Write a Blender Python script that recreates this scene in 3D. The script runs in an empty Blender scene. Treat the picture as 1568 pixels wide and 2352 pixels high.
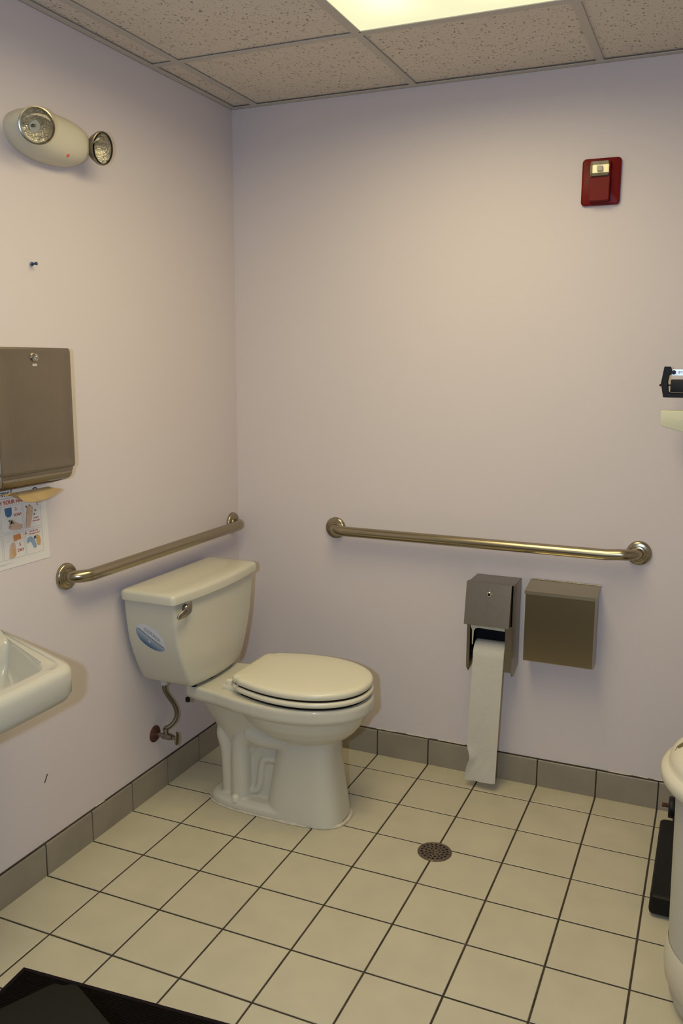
import bpy, bmesh, math, random
from mathutils import Vector, Matrix
random.seed(7)
SC = bpy.context.scene
COL = SC.collection
PI = math.pi

# ------------------------------------------------------------------ camera
cd = bpy.data.cameras.new('camera'); cam = bpy.data.objects.new('camera', cd); COL.objects.link(cam)
cd.sensor_fit = 'VERTICAL'; cd.sensor_height = 36.0; cd.sensor_width = 24.0; cd.lens = 30.348
cd.clip_start = 0.02; cd.clip_end = 50
CL = Vector((1.74396, -2.96857, 1.51576))
R_ = Vector((0.91658, 0.399823, 0.0047528)); U_ = Vector((-0.07301, 0.155662, 0.985109)); F_ = Vector((-0.393129, 0.903278, -0.171868))
cam.matrix_world = Matrix(((R_.x, U_.x, -F_.x, CL.x), (R_.y, U_.y, -F_.y, CL.y), (R_.z, U_.z, -F_.z, CL.z), (0, 0, 0, 1)))
SC.camera = cam

# ------------------------------------------------------------------ view, world, light
SC.view_settings.view_transform = 'Standard'; SC.view_settings.look = 'None'
SC.view_settings.gamma = 1.0; SC.view_settings.use_curve_mapping = False
SC.view_settings.exposure = 0.0
w = bpy.data.worlds.new('world'); SC.world = w; w.use_nodes = True
w.node_tree.nodes['Background'].inputs[0].default_value = (0.9, 0.8, 0.65, 1)
w.node_tree.nodes['Background'].inputs[1].default_value = 0.02
LAMP_POWER = 16.0
FILL_LAMP_POWER = 5.5
LAMP_COLOR = (1.0, 0.83, 0.47)
FLASH_POWER = 21.0
FLASH_COLOR = (0.54, 0.70, 0.96)
fl = bpy.data.lights.new('camera_flash', 'AREA'); fl.shape = 'DISK'; fl.size = 0.05
fl.energy = FLASH_POWER; fl.color = FLASH_COLOR; fl.spread = PI
flo = bpy.data.objects.new('camera_flash', fl); COL.objects.link(flo)
flo.matrix_world = cam.matrix_world.copy(); flo.location = CL - R_ * 0.155 + U_ * 0.01

# ------------------------------------------------------------------ materials
def srgb(h):
    h = h.lstrip('#'); o = []
    for i in (0, 2, 4):
        v = int(h[i:i + 2], 16) / 255
        o.append(v / 12.92 if v <= .04045 else ((v + .055) / 1.055) ** 2.4)
    return (*o, 1)
MATS = {}
def mat(name, col, rough=0.5, metal=0.0, spec=0.5, noise=None, bump=None, coat=0.0, trans=0.0, ior=1.45, emit=None, estr=0, stretch=None, rnoise=None):
    m = bpy.data.materials.new(name); m.use_nodes = True
    nt = m.node_tree; b = nt.nodes['Principled BSDF']
    c = srgb(col) if isinstance(col, str) else (*col, 1)
    b.inputs['Base Color'].default_value = c
    b.inputs['Roughness'].default_value = rough; b.inputs['Metallic'].default_value = metal
    b.inputs['Specular IOR Level'].default_value = spec
    b.inputs['Coat Weight'].default_value = coat; b.inputs['Coat Roughness'].default_value = 0.05
    b.inputs['Transmission Weight'].default_value = trans; b.inputs['IOR'].default_value = ior
    if emit: b.inputs['Emission Color'].default_value = (*emit, 1); b.inputs['Emission Strength'].default_value = estr
    tc = nt.nodes.new('ShaderNodeTexCoord'); mp = nt.nodes.new('ShaderNodeMapping')
    nt.links.new(tc.outputs['Object'], mp.inputs['Vector'])
    if stretch: mp.inputs['Scale'].default_value = stretch
    if noise:      # (scale, amount, detail)
        n = nt.nodes.new('ShaderNodeTexNoise'); n.inputs['Scale'].default_value = noise[0]; n.inputs['Detail'].default_value = noise[2] if len(noise) > 2 else 4
        nt.links.new(mp.outputs[0], n.inputs['Vector'])
        r = nt.nodes.new('ShaderNodeMapRange'); r.inputs['From Min'].default_value = 0.3; r.inputs['From Max'].default_value = 0.7
        r.inputs['To Min'].default_value = 1 - noise[1]; r.inputs['To Max'].default_value = 1 + noise[1]
        nt.links.new(n.outputs['Fac'], r.inputs['Value'])
        mx = nt.nodes.new('ShaderNodeVectorMath'); mx.operation = 'SCALE'; mx.inputs[0].default_value = c[:3]
        nt.links.new(r.outputs[0], mx.inputs['Scale']); nt.links.new(mx.outputs[0], b.inputs['Base Color'])
    if rnoise:     # roughness noise (scale, lo, hi)
        n = nt.nodes.new('ShaderNodeTexNoise'); n.inputs['Scale'].default_value = rnoise[0]; n.inputs['Detail'].default_value = 3
        nt.links.new(mp.outputs[0], n.inputs['Vector'])
        r = nt.nodes.new('ShaderNodeMapRange'); r.inputs['From Min'].default_value = 0.3; r.inputs['From Max'].default_value = 0.7
        r.inputs['To Min'].default_value = rnoise[1]; r.inputs['To Max'].default_value = rnoise[2]
        nt.links.new(n.outputs['Fac'], r.inputs['Value']); nt.links.new(r.outputs[0], b.inputs['Roughness'])
    if bump:       # (scale, strength, distance)
        n = nt.nodes.new('ShaderNodeTexNoise'); n.inputs['Scale'].default_value = bump[0]; n.inputs['Detail'].default_value = 5
        nt.links.new(mp.outputs[0], n.inputs['Vector'])
        bp = nt.nodes.new('ShaderNodeBump'); bp.inputs['Strength'].default_value = bump[1]; bp.inputs['Distance'].default_value = bump[2]
        nt.links.new(n.outputs['Fac'], bp.inputs['Height']); nt.links.new(bp.outputs[0], b.inputs['Normal'])
    MATS[name] = m
    return m

M_wall = mat('lilac_paint', (0.655, 0.590, 0.585), rough=0.55, spec=0.3, noise=(1.2, 0.015, 3), bump=(260, 0.12, 0.001))
M_tile = mat('floor_tile', (0.52, 0.475, 0.345), rough=0.38, spec=0.4, noise=(9, 0.05, 5), bump=(30, 0.04, 0.002), rnoise=(14, 0.33, 0.45))
M_base = mat('base_tile', (0.265, 0.232, 0.178), rough=0.33, spec=0.4, noise=(7, 0.10, 5), bump=(25, 0.05, 0.002))
M_grout = mat('dark_grout', (0.045, 0.034, 0.022), rough=0.9, noise=(25, 0.4, 4))
M_caulk = mat('cream_caulk', (0.62, 0.56, 0.44), rough=0.6, noise=(60, 0.15, 3))
M_china = mat('white_china', (0.585, 0.56, 0.46), rough=0.22, spec=0.35, coat=0.25, noise=(3, 0.015, 2))
M_seat = mat('seat_plastic', (0.71, 0.67, 0.52), rough=0.25, spec=0.4, coat=0.1)
M_sink = mat('sink_china', (0.54, 0.52, 0.44), rough=0.09, spec=0.5, coat=0.3)
M_steel = mat('brushed_steel', (0.38, 0.32, 0.21), rough=0.28, metal=1.0)
M_steelh = mat('brushed_steel_sheet', (0.31, 0.272, 0.21), rough=0.34, metal=1.0, stretch=(300, 300, 6), noise=(4, 0.08, 4), rnoise=(4, 0.28, 0.40))
M_steellid = mat('lightened_lid_steel', (0.50, 0.46, 0.33), rough=0.33, metal=1.0)  # lighter than the box steel: the wall's reflection is put into the lid colour
M_bar = mat('grab_bar_steel', (0.37, 0.32, 0.22), rough=0.26, metal=1.0, noise=(10, 0.03, 2))
M_chrome = mat('chrome', (0.62, 0.60, 0.56), rough=0.10, metal=1.0)
M_chromed = mat('worn_chrome', (0.28, 0.25, 0.21), rough=0.28, metal=1.0, noise=(80, 0.25, 4))
M_rust = mat('rust', (0.085, 0.032, 0.018), rough=0.75, metal=0.2, noise=(90, 0.5, 5), bump=(150, 0.4, 0.002))
M_braid = mat('braided_hose', (0.17, 0.16, 0.115), rough=0.45, metal=0.8, noise=(900, 0.35, 1), bump=(900, 0.5, 0.001))
M_nut = mat('white_nut', (0.50, 0.48, 0.45), rough=0.5)
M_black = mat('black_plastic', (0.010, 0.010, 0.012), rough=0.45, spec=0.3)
M_blackm = mat('gap_shade_black', (0.006, 0.0055, 0.006), rough=0.5, spec=0.25)
M_red = mat('red_plastic', (0.15, 0.002, 0.0015), rough=0.42, spec=0.2, bump=(200, 0.05, 0.001))
M_reddark = mat('dark_red_print', (0.05, 0.004, 0.004), rough=0.5)
M_glass = mat('clear_glass', (0.95, 0.95, 0.93), rough=0.03, trans=1.0, ior=1.45)
M_lensp = mat('clear_polycarbonate', (0.92, 0.93, 0.90), rough=0.05, trans=0.95, ior=1.3)
M_refl = mat('faceted_reflector', (0.80, 0.78, 0.72), rough=0.03, metal=1.0, bump=(70, 1.0, 0.02))
M_cream = mat('cream_plastic', (0.58, 0.54, 0.42), rough=0.42, bump=(200, 0.05, 0.001))
M_redled = mat('red_indicator', (0.75, 0.12, 0.08), rough=0.3)
M_paper = mat('tissue_paper', (0.60, 0.57, 0.49), rough=0.95, spec=0.1, noise=(120, 0.03, 4), bump=(420, 0.5, 0.0015))
M_brown = mat('brown_towel', (0.38, 0.275, 0.145), rough=0.95, spec=0.1, noise=(40, 0.06, 4))
M_poster = mat('poster_paper', (0.74, 0.71, 0.66), rough=0.6)
M_ink_red = mat('ink_red', (0.50, 0.075, 0.035), rough=0.6)
M_ink_navy = mat('ink_navy', (0.035, 0.06, 0.13), rough=0.6)
M_ink_blue = mat('ink_blue', (0.05, 0.14, 0.30), rough=0.6)
M_ink_lblue = mat('ink_light_blue', (0.25, 0.35, 0.47), rough=0.6)
M_ink_skin = mat('ink_skin', (0.60, 0.41, 0.29), rough=0.6)
M_ink_tan = mat('ink_tan', (0.58, 0.36, 0.15), rough=0.6)
M_ink_orange = mat('ink_orange', (0.62, 0.25, 0.08), rough=0.6)
M_ink_grey = mat('ink_grey', (0.34, 0.35, 0.33), rough=0.6)
M_ink_green = mat('ink_green', (0.16, 0.18, 0.10), rough=0.6)
M_pin = mat('blue_pin', (0.02, 0.045, 0.12), rough=0.3)
M_can = mat('bin_plastic', (0.62, 0.58, 0.46), rough=0.42, bump=(200, 0.04, 0.001))
M_canb = mat('bin_body_plastic', (0.50, 0.485, 0.42), rough=0.42, bump=(200, 0.04, 0.001))
M_canink = mat('bin_ink', (0.12, 0.10, 0.045), rough=0.5)
M_dgrey = mat('dark_grey_plastic', (0.015, 0.014, 0.0105), rough=0.75, spec=0.12, noise=(6, 0.05, 3))
M_scalecream = mat('scale_cream', (0.62, 0.62, 0.47), rough=0.4)
M_silver = mat('silver_beam', (0.62, 0.66, 0.70), rough=0.35, metal=0.35)
M_drain = mat('drain_metal', (0.17, 0.135, 0.10), rough=0.5, metal=0.7, noise=(150, 0.4, 4), bump=(200, 0.3, 0.001))
M_hole = mat('drain_dark', (0.01, 0.008, 0.006), rough=0.9)
M_frame = mat('ceiling_grid_paint', (0.52, 0.48, 0.42), rough=0.6)
M_stick = mat('sticker_pale', (0.60, 0.62, 0.65), rough=0.4)
M_stickline = mat('sticker_dark', (0.09, 0.11, 0.17), rough=0.4)
M_stickg = mat('sticker_text_grey', (0.26, 0.27, 0.29), rough=0.4)
M_scuff = mat('scuff', (0.05, 0.035, 0.03), rough=0.8)
M_whitescuff = mat('pale_scratch', (0.66, 0.62, 0.64), rough=0.6)

# ribbed mat
M_mat = mat('ribbed_black_carpet', (0.010, 0.009, 0.008), rough=0.95, spec=0.1)
def ribbed(m):
    nt = m.node_tree; b = nt.nodes['Principled BSDF']
    tc = nt.nodes.new('ShaderNodeTexCoord'); wv = nt.nodes.new('ShaderNodeTexWave'); wv.bands_direction = 'Y'
    wv.inputs['Scale'].default_value = 45; wv.inputs['Distortion'].default_value = 1.0; wv.inputs['Detail'].default_value = 3; wv.inputs['Detail Scale'].default_value = 4
    nt.links.new(tc.outputs['Object'], wv.inputs['Vector'])
    n = nt.nodes.new('ShaderNodeTexNoise'); n.inputs['Scale'].default_value = 130; nt.links.new(tc.outputs['Object'], n.inputs['Vector'])
    mu = nt.nodes.new('ShaderNodeMath'); mu.operation = 'MULTIPLY'; nt.links.new(wv.outputs['Fac'], mu.inputs[0]); nt.links.new(n.outputs['Fac'], mu.inputs[1])
    cr = nt.nodes.new('ShaderNodeValToRGB'); cr.color_ramp.elements[0].color = (0.0025, 0.0022, 0.0018, 1); cr.color_ramp.elements[1].color = (0.014, 0.0115, 0.009, 1)
    cr.color_ramp.elements[0].position = 0.25; cr.color_ramp.elements[1].position = 0.75
    nt.links.new(mu.outputs[0], cr.inputs[0]); nt.links.new(cr.outputs[0], b.inputs['Base Color'])
    bp = nt.nodes.new('ShaderNodeBump'); bp.inputs['Strength'].default_value = 0.6; bp.inputs['Distance'].default_value = 0.004
    nt.links.new(wv.outputs['Fac'], bp.inputs['Height']); nt.links.new(bp.outputs[0], b.inputs['Normal'])
ribbed(M_mat)
M_matedge = mat('mat_rubber_edge', (0.009, 0.004, 0.008), rough=0.7, spec=0.2)

# ceiling tile: pitted mineral board
M_ceil = mat('mineral_tile', (0.52, 0.475, 0.41), rough=0.95, spec=0.1)
def pitted(m):
    nt = m.node_tree; b = nt.nodes['Principled BSDF']; L = nt.links.new
    tc = nt.nodes.new('ShaderNodeTexCoord')
    # short irregular fissures: stretched, distorted voronoi cells kept only near their centres and in random cells
    nz = nt.nodes.new('ShaderNodeTexNoise'); nz.inputs['Scale'].default_value = 40; nz.inputs['Detail'].default_value = 3; L(tc.outputs['Object'], nz.inputs['Vector'])
    sc = nt.nodes.new('ShaderNodeVectorMath'); sc.operation = 'SCALE'; sc.inputs['Scale'].default_value = 0.030; L(nz.outputs['Color'], sc.inputs[0])
    ad = nt.nodes.new('ShaderNodeVectorMath'); ad.operation = 'ADD'; L(tc.outputs['Object'], ad.inputs[0]); L(sc.outputs[0], ad.inputs[1])
    facs = []
    for (sx, sy, thr, dens) in ((75, 48, 0.24, 0.22), (150, 110, 0.25, 0.22)):
        mp = nt.nodes.new('ShaderNodeMapping'); mp.inputs['Scale'].default_value = (sx, sy, 1); L(ad.outputs[0], mp.inputs['Vector'])
        v = nt.nodes.new('ShaderNodeTexVoronoi'); v.voronoi_dimensions = '2D'; v.inputs['Scale'].default_value = 1.0; L(mp.outputs[0], v.inputs['Vector'])
        lt = nt.nodes.new('ShaderNodeMapRange'); lt.inputs['From Min'].default_value = thr; lt.inputs['From Max'].default_value = thr - 0.1
        L(v.outputs['Distance'], lt.inputs['Value'])
        sp = nt.nodes.new('ShaderNodeSeparateColor'); L(v.outputs['Color'], sp.inputs[0])
        g = nt.nodes.new('ShaderNodeMath'); g.operation = 'LESS_THAN'; g.inputs[1].default_value = dens; L(sp.outputs[0], g.inputs[0])
        mu = nt.nodes.new('ShaderNodeMath'); mu.operation = 'MULTIPLY'; L(lt.outputs[0], mu.inputs[0]); L(g.outputs[0], mu.inputs[1]); facs.append(mu)
    mxm = nt.nodes.new('ShaderNodeMath'); mxm.operation = 'MAXIMUM'; L(facs[0].outputs[0], mxm.inputs[0]); L(facs[1].outputs[0], mxm.inputs[1])
    fine = nt.nodes.new('ShaderNodeTexNoise'); fine.inputs['Scale'].default_value = 320; fine.inputs['Detail'].default_value = 4; L(tc.outputs['Object'], fine.inputs['Vector'])
    cr = nt.nodes.new('ShaderNodeMix'); cr.data_type = 'RGBA'
    cr.inputs[6].default_value = (0.58, 0.515, 0.44, 1); cr.inputs[7].default_value = (0.77, 0.69, 0.59, 1); L(fine.outputs['Fac'], cr.inputs[0])
    mx = nt.nodes.new('ShaderNodeMix'); mx.data_type = 'RGBA'; L(mxm.outputs[0], mx.inputs[0]); L(cr.outputs[2], mx.inputs[6]); mx.inputs[7].default_value = (0.33, 0.28, 0.215, 1)
    L(mx.outputs[2], b.inputs['Base Color'])
    iv = nt.nodes.new('ShaderNodeMath'); iv.operation = 'SUBTRACT'; iv.inputs[0].default_value = 1; L(mxm.outputs[0], iv.inputs[1])
    a2 = nt.nodes.new('ShaderNodeMath'); a2.operation = 'MULTIPLY_ADD'; L(fine.outputs['Fac'], a2.inputs[0]); a2.inputs[1].default_value = 0.3; L(iv.outputs[0], a2.inputs[2])
    bp = nt.nodes.new('ShaderNodeBump'); bp.inputs['Strength'].default_value = 0.5; bp.inputs['Distance'].default_value = 0.002
    L(a2.outputs[0], bp.inputs['Height']); L(bp.outputs[0], b.inputs['Normal'])
pitted(M_ceil)

# fluorescent diffuser: two tubes glow behind the sheet
M_diff = bpy.data.materials.new('glowing_diffuser'); M_diff.use_nodes = True
def diffuser(m):
    nt = m.node_tree; L = nt.links.new; nt.nodes.remove(nt.nodes['Principled BSDF'])
    out = nt.nodes['Material Output']; em = nt.nodes.new('ShaderNodeEmission'); L(em.outputs[0], out.inputs[0])
    tc = nt.nodes.new('ShaderNodeTexCoord'); sx = nt.nodes.new('ShaderNodeSeparateXYZ'); L(tc.outputs['Object'], sx.inputs[0])
    s = None
    for x0 in (-0.15, 0.15):
        a = nt.nodes.new('ShaderNodeMath'); a.operation = 'SUBTRACT'; L(sx.outputs['X'], a.inputs[0]); a.inputs[1].default_value = x0
        p = nt.nodes.new('ShaderNodeMath'); p.operation = 'POWER'; L(a.outputs[0], p.inputs[0]); p.inputs[1].default_value = 2
        q = nt.nodes.new('ShaderNodeMath'); q.operation = 'MULTIPLY'; L(p.outputs[0], q.inputs[0]); q.inputs[1].default_value = -160
        e = nt.nodes.new('ShaderNodeMath'); e.operation = 'EXPONENT'; L(q.outputs[0], e.inputs[0])
        if s is None: s = e
        else:
            ad = nt.nodes.new('ShaderNodeMath'); ad.operation = 'ADD'; L(s.outputs[0], ad.inputs[0]); L(e.outputs[0], ad.inputs[1]); s = ad
    # tubes stop short of the ends
    ab = nt.nodes.new('ShaderNodeMath'); ab.operation = 'ABSOLUTE'; L(sx.outputs['Y'], ab.inputs[0])
    mr = nt.nodes.new('ShaderNodeMapRange'); mr.interpolation_type = 'SMOOTHSTEP'; mr.inputs['From Min'].default_value = 0.58; mr.inputs['From Max'].default_value = 0.42
    L(ab.outputs[0], mr.inputs['Value'])
    mu = nt.nodes.new('ShaderNodeMath'); mu.operation = 'MULTIPLY'; L(s.outputs[0], mu.inputs[0]); L(mr.outputs[0], mu.inputs[1])
    ma = nt.nodes.new('ShaderNodeMath'); ma.operation = 'MULTIPLY_ADD'; L(mu.outputs[0], ma.inputs[0]); ma.inputs[1].default_value = 0.45; ma.inputs[2].default_value = 0.98
    em.inputs['Color'].default_value = (1.0, 0.96, 0.60, 1); L(ma.outputs[0], em.inputs['Strength'])
diffuser(M_diff)

# ------------------------------------------------------------------ mesh helpers
def root_loc(o):
    while o.parent: o = o.parent
    return o.location.copy()
def smooth_by_angle(me, ang=35):
    for p in me.polygons: p.use_smooth = True
    bm = bmesh.new(); bm.from_mesh(me)
    for e in bm.edges:
        e.smooth = not (len(e.link_faces) == 2 and e.calc_face_angle(0) > math.radians(ang))
    bm.to_mesh(me); bm.free()
def obj(name, bm, m, parent=None, ang=35, recalc=True):
    """links a bmesh (world coordinates) as one object"""
    if recalc: bmesh.ops.recalc_face_normals(bm, faces=bm.faces)
    if parent: off = root_loc(parent)
    else:
        vs = [v.co for v in bm.verts]
        lo = [min(v[i] for v in vs) for i in range(3)]; hi = [max(v[i] for v in vs) for i in range(3)]
        off = Vector(((lo[0] + hi[0]) / 2, (lo[1] + hi[1]) / 2, lo[2]))
    bmesh.ops.translate(bm, verts=bm.verts, vec=-off)
    me = bpy.data.meshes.new(name); bm.to_mesh(me); bm.free()
    for mm in (m if isinstance(m, (list, tuple)) else [m]): me.materials.append(mm)
    smooth_by_angle(me, ang)
    o = bpy.data.objects.new(name, me); COL.objects.link(o)
    if parent: o.parent = parent
    else: o.location = off
    return o
def thing(name, label, cat, loc, group=None):
    o = bpy.data.objects.new(name, None); o.empty_display_size = 0.05; COL.objects.link(o); o.location = loc
    o['label'] = label; o['category'] = cat
    if group: o['group'] = group
    return o
def tag(o, label, cat, group=None):
    o['label'] = label; o['category'] = cat
    if group: o['group'] = group
    return o
def struct(o): o['kind'] = 'structure'; return o
def BM(): return bmesh.new()
def box(bm, x0, x1, y0, y1, z0, z1, bev=0.0, seg=2, M=None, mi=0):
    t = bmesh.new()
    bmesh.ops.create_cube(t, size=1)
    for v in t.verts: v.co = Vector(((x0 + x1) / 2 + v.co.x * (x1 - x0), (y0 + y1) / 2 + v.co.y * (y1 - y0), (z0 + z1) / 2 + v.co.z * (z1 - z0)))
    if bev > 0: bmesh.ops.bevel(t, geom=t.edges[:], offset=bev, segments=seg, affect='EDGES', profile=0.5, clamp_overlap=True)
    join(bm, t, M, mi)
def join(bm, t, M=None, mi=0):
    if M: bmesh.ops.transform(t, matrix=M, verts=t.verts)
    for f in t.faces: f.material_index = mi
    me = bpy.data.meshes.new('tmp'); t.to_mesh(me); t.free(); bm.from_mesh(me); bpy.data.meshes.remove(me)
def loft(bm, rings, cap=True, mi=0):
    t = bmesh.new(); V = [[t.verts.new(p) for p in r] for r in rings]; n = len(rings[0])
    for a, b in zip(V[:-1], V[1:]):
        for i in range(n): t.faces.new((a[i], a[(i + 1) % n], b[(i + 1) % n], b[i]))
    if cap: t.faces.new(V[0][::-1]); t.faces.new(V[-1])
    bmesh.ops.recalc_face_normals(t, faces=t.faces)
    join(bm, t, None, mi)
def prism(bm, pts, axis, a, b, bev=0, seg=2, mi=0):
    """extrude 2D polygon along axis; pts are the two other coords in xyz order"""
    def P(p, v):
        return {'x': (v, p[0], p[1]), 'y': (p[0], v, p[1]), 'z': (p[0], p[1], v)}[axis]
    t = bmesh.new(); A = [t.verts.new(P(p, a)) for p in pts]; B = [t.verts.new(P(p, b)) for p in pts]; n = len(pts)
    t.faces.new(A); t.faces.new(B[::-1])
    for i in range(n): t.faces.new((A[i], B[i], B[(i + 1) % n], A[(i + 1) % n]))
    bmesh.ops.recalc_face_normals(t, faces=t.faces)
    if bev: bmesh.ops.bevel(t, geom=t.edges[:], offset=bev, segments=seg, affect='EDGES', profile=0.5, clamp_overlap=True)
    join(bm, t, None, mi)
def frame_for(d):
    d = d.normalized(); a = Vector((0, 0, 1)) if abs(d.z) < 0.9 else Vector((1, 0, 0))
    x = a.cross(d).normalized(); return x, d.cross(x)
def tube(bm, pts, r, n=20, cap=True, mi=0):
    pts = [Vector(p) for p in pts]; rings = []
    x, y = frame_for(pts[1] - pts[0])
    for i, p in enumerate(pts):
        d = (pts[min(i + 1, len(pts) - 1)] - pts[max(i - 1, 0)]).normalized()
        x = (x - d * x.dot(d)).normalized(); y = d.cross(x)
        rr = r[i] if isinstance(r, (list, tuple)) else r
        rings.append([p + (x * math.cos(2 * PI * k / n) + y * math.sin(2 * PI * k / n)) * rr for k in range(n)])
    loft(bm, rings, cap, mi)
def spline(pts, k=8):
    P = [Vector(p) for p in pts]; P = [P[0] * 2 - P[1]] + P + [P[-1] * 2 - P[-2]]; o = []
    for i in range(1, len(P) - 2):
        for j in range(k):
            t = j / k; a, b, c, d = P[i - 1:i + 3]
            o.append(0.5 * ((2 * b) + (-a + c) * t + (2 * a - 5 * b + 4 * c - d) * t * t + (-a + 3 * b - 3 * c + d) * t ** 3))
    o.append(P[-2]); return o
def lathe(bm, prof, c, axis, n=40, cap=True, mi=0):
    """prof = [(radius, distance along axis)]"""
    c = Vector(c); ax = Vector(axis).normalized(); x, y = frame_for(ax)
    loft(bm, [[c + ax * h + (x * math.cos(2 * PI * k / n) + y * math.sin(2 * PI * k / n)) * max(r, 1e-5) for k in range(n)] for r, h in prof], cap, mi)
def text_bm(s, size, ex=0.0):
    cu = bpy.data.curves.new('t', 'FONT'); cu.body = s; cu.size = size; cu.extrude = ex; cu.align_x = 'CENTER'; cu.align_y = 'CENTER'
    cu.resolution_u = 3; o = bpy.data.objects.new('t', cu); COL.objects.link(o)
    dg = bpy.context.evaluated_depsgraph_get(); me = bpy.data.meshes.new_from_object(o.evaluated_get(dg))
    bm = bmesh.new(); bm.from_mesh(me); bpy.data.objects.remove(o); bpy.data.meshes.remove(me); bpy.data.curves.remove(cu)
    return bm
def basis(o, x, y, z=None):
    x = Vector(x).normalized(); y = Vector(y).normalized(); z = x.cross(y)
    return Matrix(((x.x, y.x, z.x, o[0]), (x.y, y.y, z.y, o[1]), (x.z, y.z, z.z, o[2]), (0, 0, 0, 1)))
def remesh(bm, voxel, smooth_it, fac=0.5):
    me = bpy.data.meshes.new('r'); bmesh.ops.recalc_face_normals(bm, faces=bm.faces); bm.to_mesh(me); bm.free()
    o = bpy.data.objects.new('r', me); COL.objects.link(o)
    a = o.modifiers.new('r', 'REMESH'); a.mode = 'VOXEL'; a.voxel_size = voxel
    s = o.modifiers.new('s', 'SMOOTH'); s.factor = fac; s.iterations = smooth_it
    dg = bpy.context.evaluated_depsgraph_get(); m2 = bpy.data.meshes.new_from_object(o.evaluated_get(dg))
    b2 = bmesh.new(); b2.from_mesh(m2); bpy.data.objects.remove(o); bpy.data.meshes.remove(me); bpy.data.meshes.remove(m2)
    return b2

# ------------------------------------------------------------------ room
S = 0.2064; XL = [1.6444 + k * S for k in range(-8, 7)]; YL = [-0.1286 - k * S for k in range(-1, 20)]
RX, RY, H = 2.85, -4.10, 2.435
bm = BM(); box(bm, -0.1, RX + 0.1, RY - 0.1, 0.1, -0.10, -0.0018, mi=1)
xe = [0.0] + [x for x in XL if 0.02 < x < RX - 0.02] + [RX]; ye = [0.0] + [y for y in YL if RY + 0.02 < y < -0.02] + [RY]
for i in range(len(xe) - 1):
    for j in range(len(ye) - 1):
        gx, gy = 0.0027, 0.0030; dz = random.uniform(-0.0002, 0.0002)
        x0, x1, y0, y1 = xe[i] + gx, xe[i + 1] - gx, ye[j + 1] + gy, ye[j] - gy
        t = bmesh.new(); b_ = 0.0012
        lo = [(x0, y0, -0.004), (x1, y0, -0.004), (x1, y1, -0.004), (x0, y1, -0.004)]
        mid = [(x0, y0, dz - 0.001), (x1, y0, dz - 0.001), (x1, y1, dz - 0.001), (x0, y1, dz - 0.001)]
        top = [(x0 + b_, y0 + b_, dz), (x1 - b_, y0 + b_, dz), (x1 - b_, y1 - b_, dz), (x0 + b_, y1 - b_, dz)]
        V = [[t.verts.new(p) for p in r] for r in (lo, mid, top)]
        for a, b in zip(V[:-1], V[1:]):
            for q in range(4): t.faces.new((a[q], a[(q + 1) % 4], b[(q + 1) % 4], b[q]))
        t.faces.new(V[2]); join(bm, t, None, 0)
struct(obj('floor', bm, [M_tile, M_grout], None, 20, recalc=False))

def wall(name, a):
    bm = BM(); box(bm, *a); return struct(obj(name, bm, M_wall))
wl = wall('wall_left', (-0.1, 0, RY, 0.0, -0.05, H + 0.15))
wb = wall('wall_back', (-0.1, RX + 0.1, 0, 0.1, -0.05, H + 0.15))
wall('wall_right', (RX, RX + 0.1, RY, 0.0, -0.05, H + 0.15))
wall('wall_front', (-0.1, RX + 0.1, RY - 0.1, RY, -0.05, H + 0.15))

# cove base: bullnose tiles
def base_profile():
    return [(0.0, 0.0), (0.0072, 0.0), (0.0072, 0.094)] + [(0.0072 - 0.0066 * (1 - math.cos(a)), 0.094 + 0.0075 * math.sin(a)) for a in (0.35, 0.7, 1.05, 1.4)] + [(0.0, 0.1018)]
def cove(name, axis, cuts, sgn, wallpos):
    bm = BM(); pr = base_profile(); g = 0.0024
    for a, b in zip(cuts[:-1], cuts[1:]):
        lo, hi = min(a, b) + g, max(a, b) - g; dd = random.uniform(-0.0007, 0.0007)
        P = [((p[0] + (dd if p[0] > 0 else 0)) * sgn, p[1]) for p in pr]
        prism(bm, P, axis, lo, hi, mi=0)
    lo, hi = min(cuts), max(cuts)
    P = [(0, 0), (0.0045 * sgn, 0), (0.0045 * sgn, 0.098), (0.0035 * sgn, 0.1035), (0, 0.1045)]
    prism(bm, P, axis, lo, hi, mi=1)
    return struct(obj(name, bm, [M_base, M_grout], None, 25))
cove('baseboard_left', 'y', [-0.0] + [y for y in YL if y < -0.05 and y > RY + .02] + [RY], 1, 0)
cove('baseboard_back', 'x', [0.0075] + [x for x in XL if 0.05 < x < RX - .02] + [RX], -1, 0)
# the flaked caulk line on top of the back base
bm = BM(); x = 0.28
while x < 2.3:
    l = random.uniform(0.02, 0.11)
    if random.random() < 0.55:
        tube(bm, [(x + l * k / 4, -0.0012, 0.1048 + random.uniform(-0.001, 0.0016)) for k in range(5)], 0.0016, 8)
    x += l + random.uniform(0.005, 0.06)
y = -0.25
while y > -2.2:
    l = random.uniform(0.02, 0.12)
    if random.random() < 0.35: tube(bm, [(0.0012, y - l * k / 4, 0.1048 + random.uniform(-0.001, 0.0012)) for k in range(5)], 0.0014, 8)
    y -= l + random.uniform(0.02, 0.1)
struct(obj('trim_1', bm, M_caulk))

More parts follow.
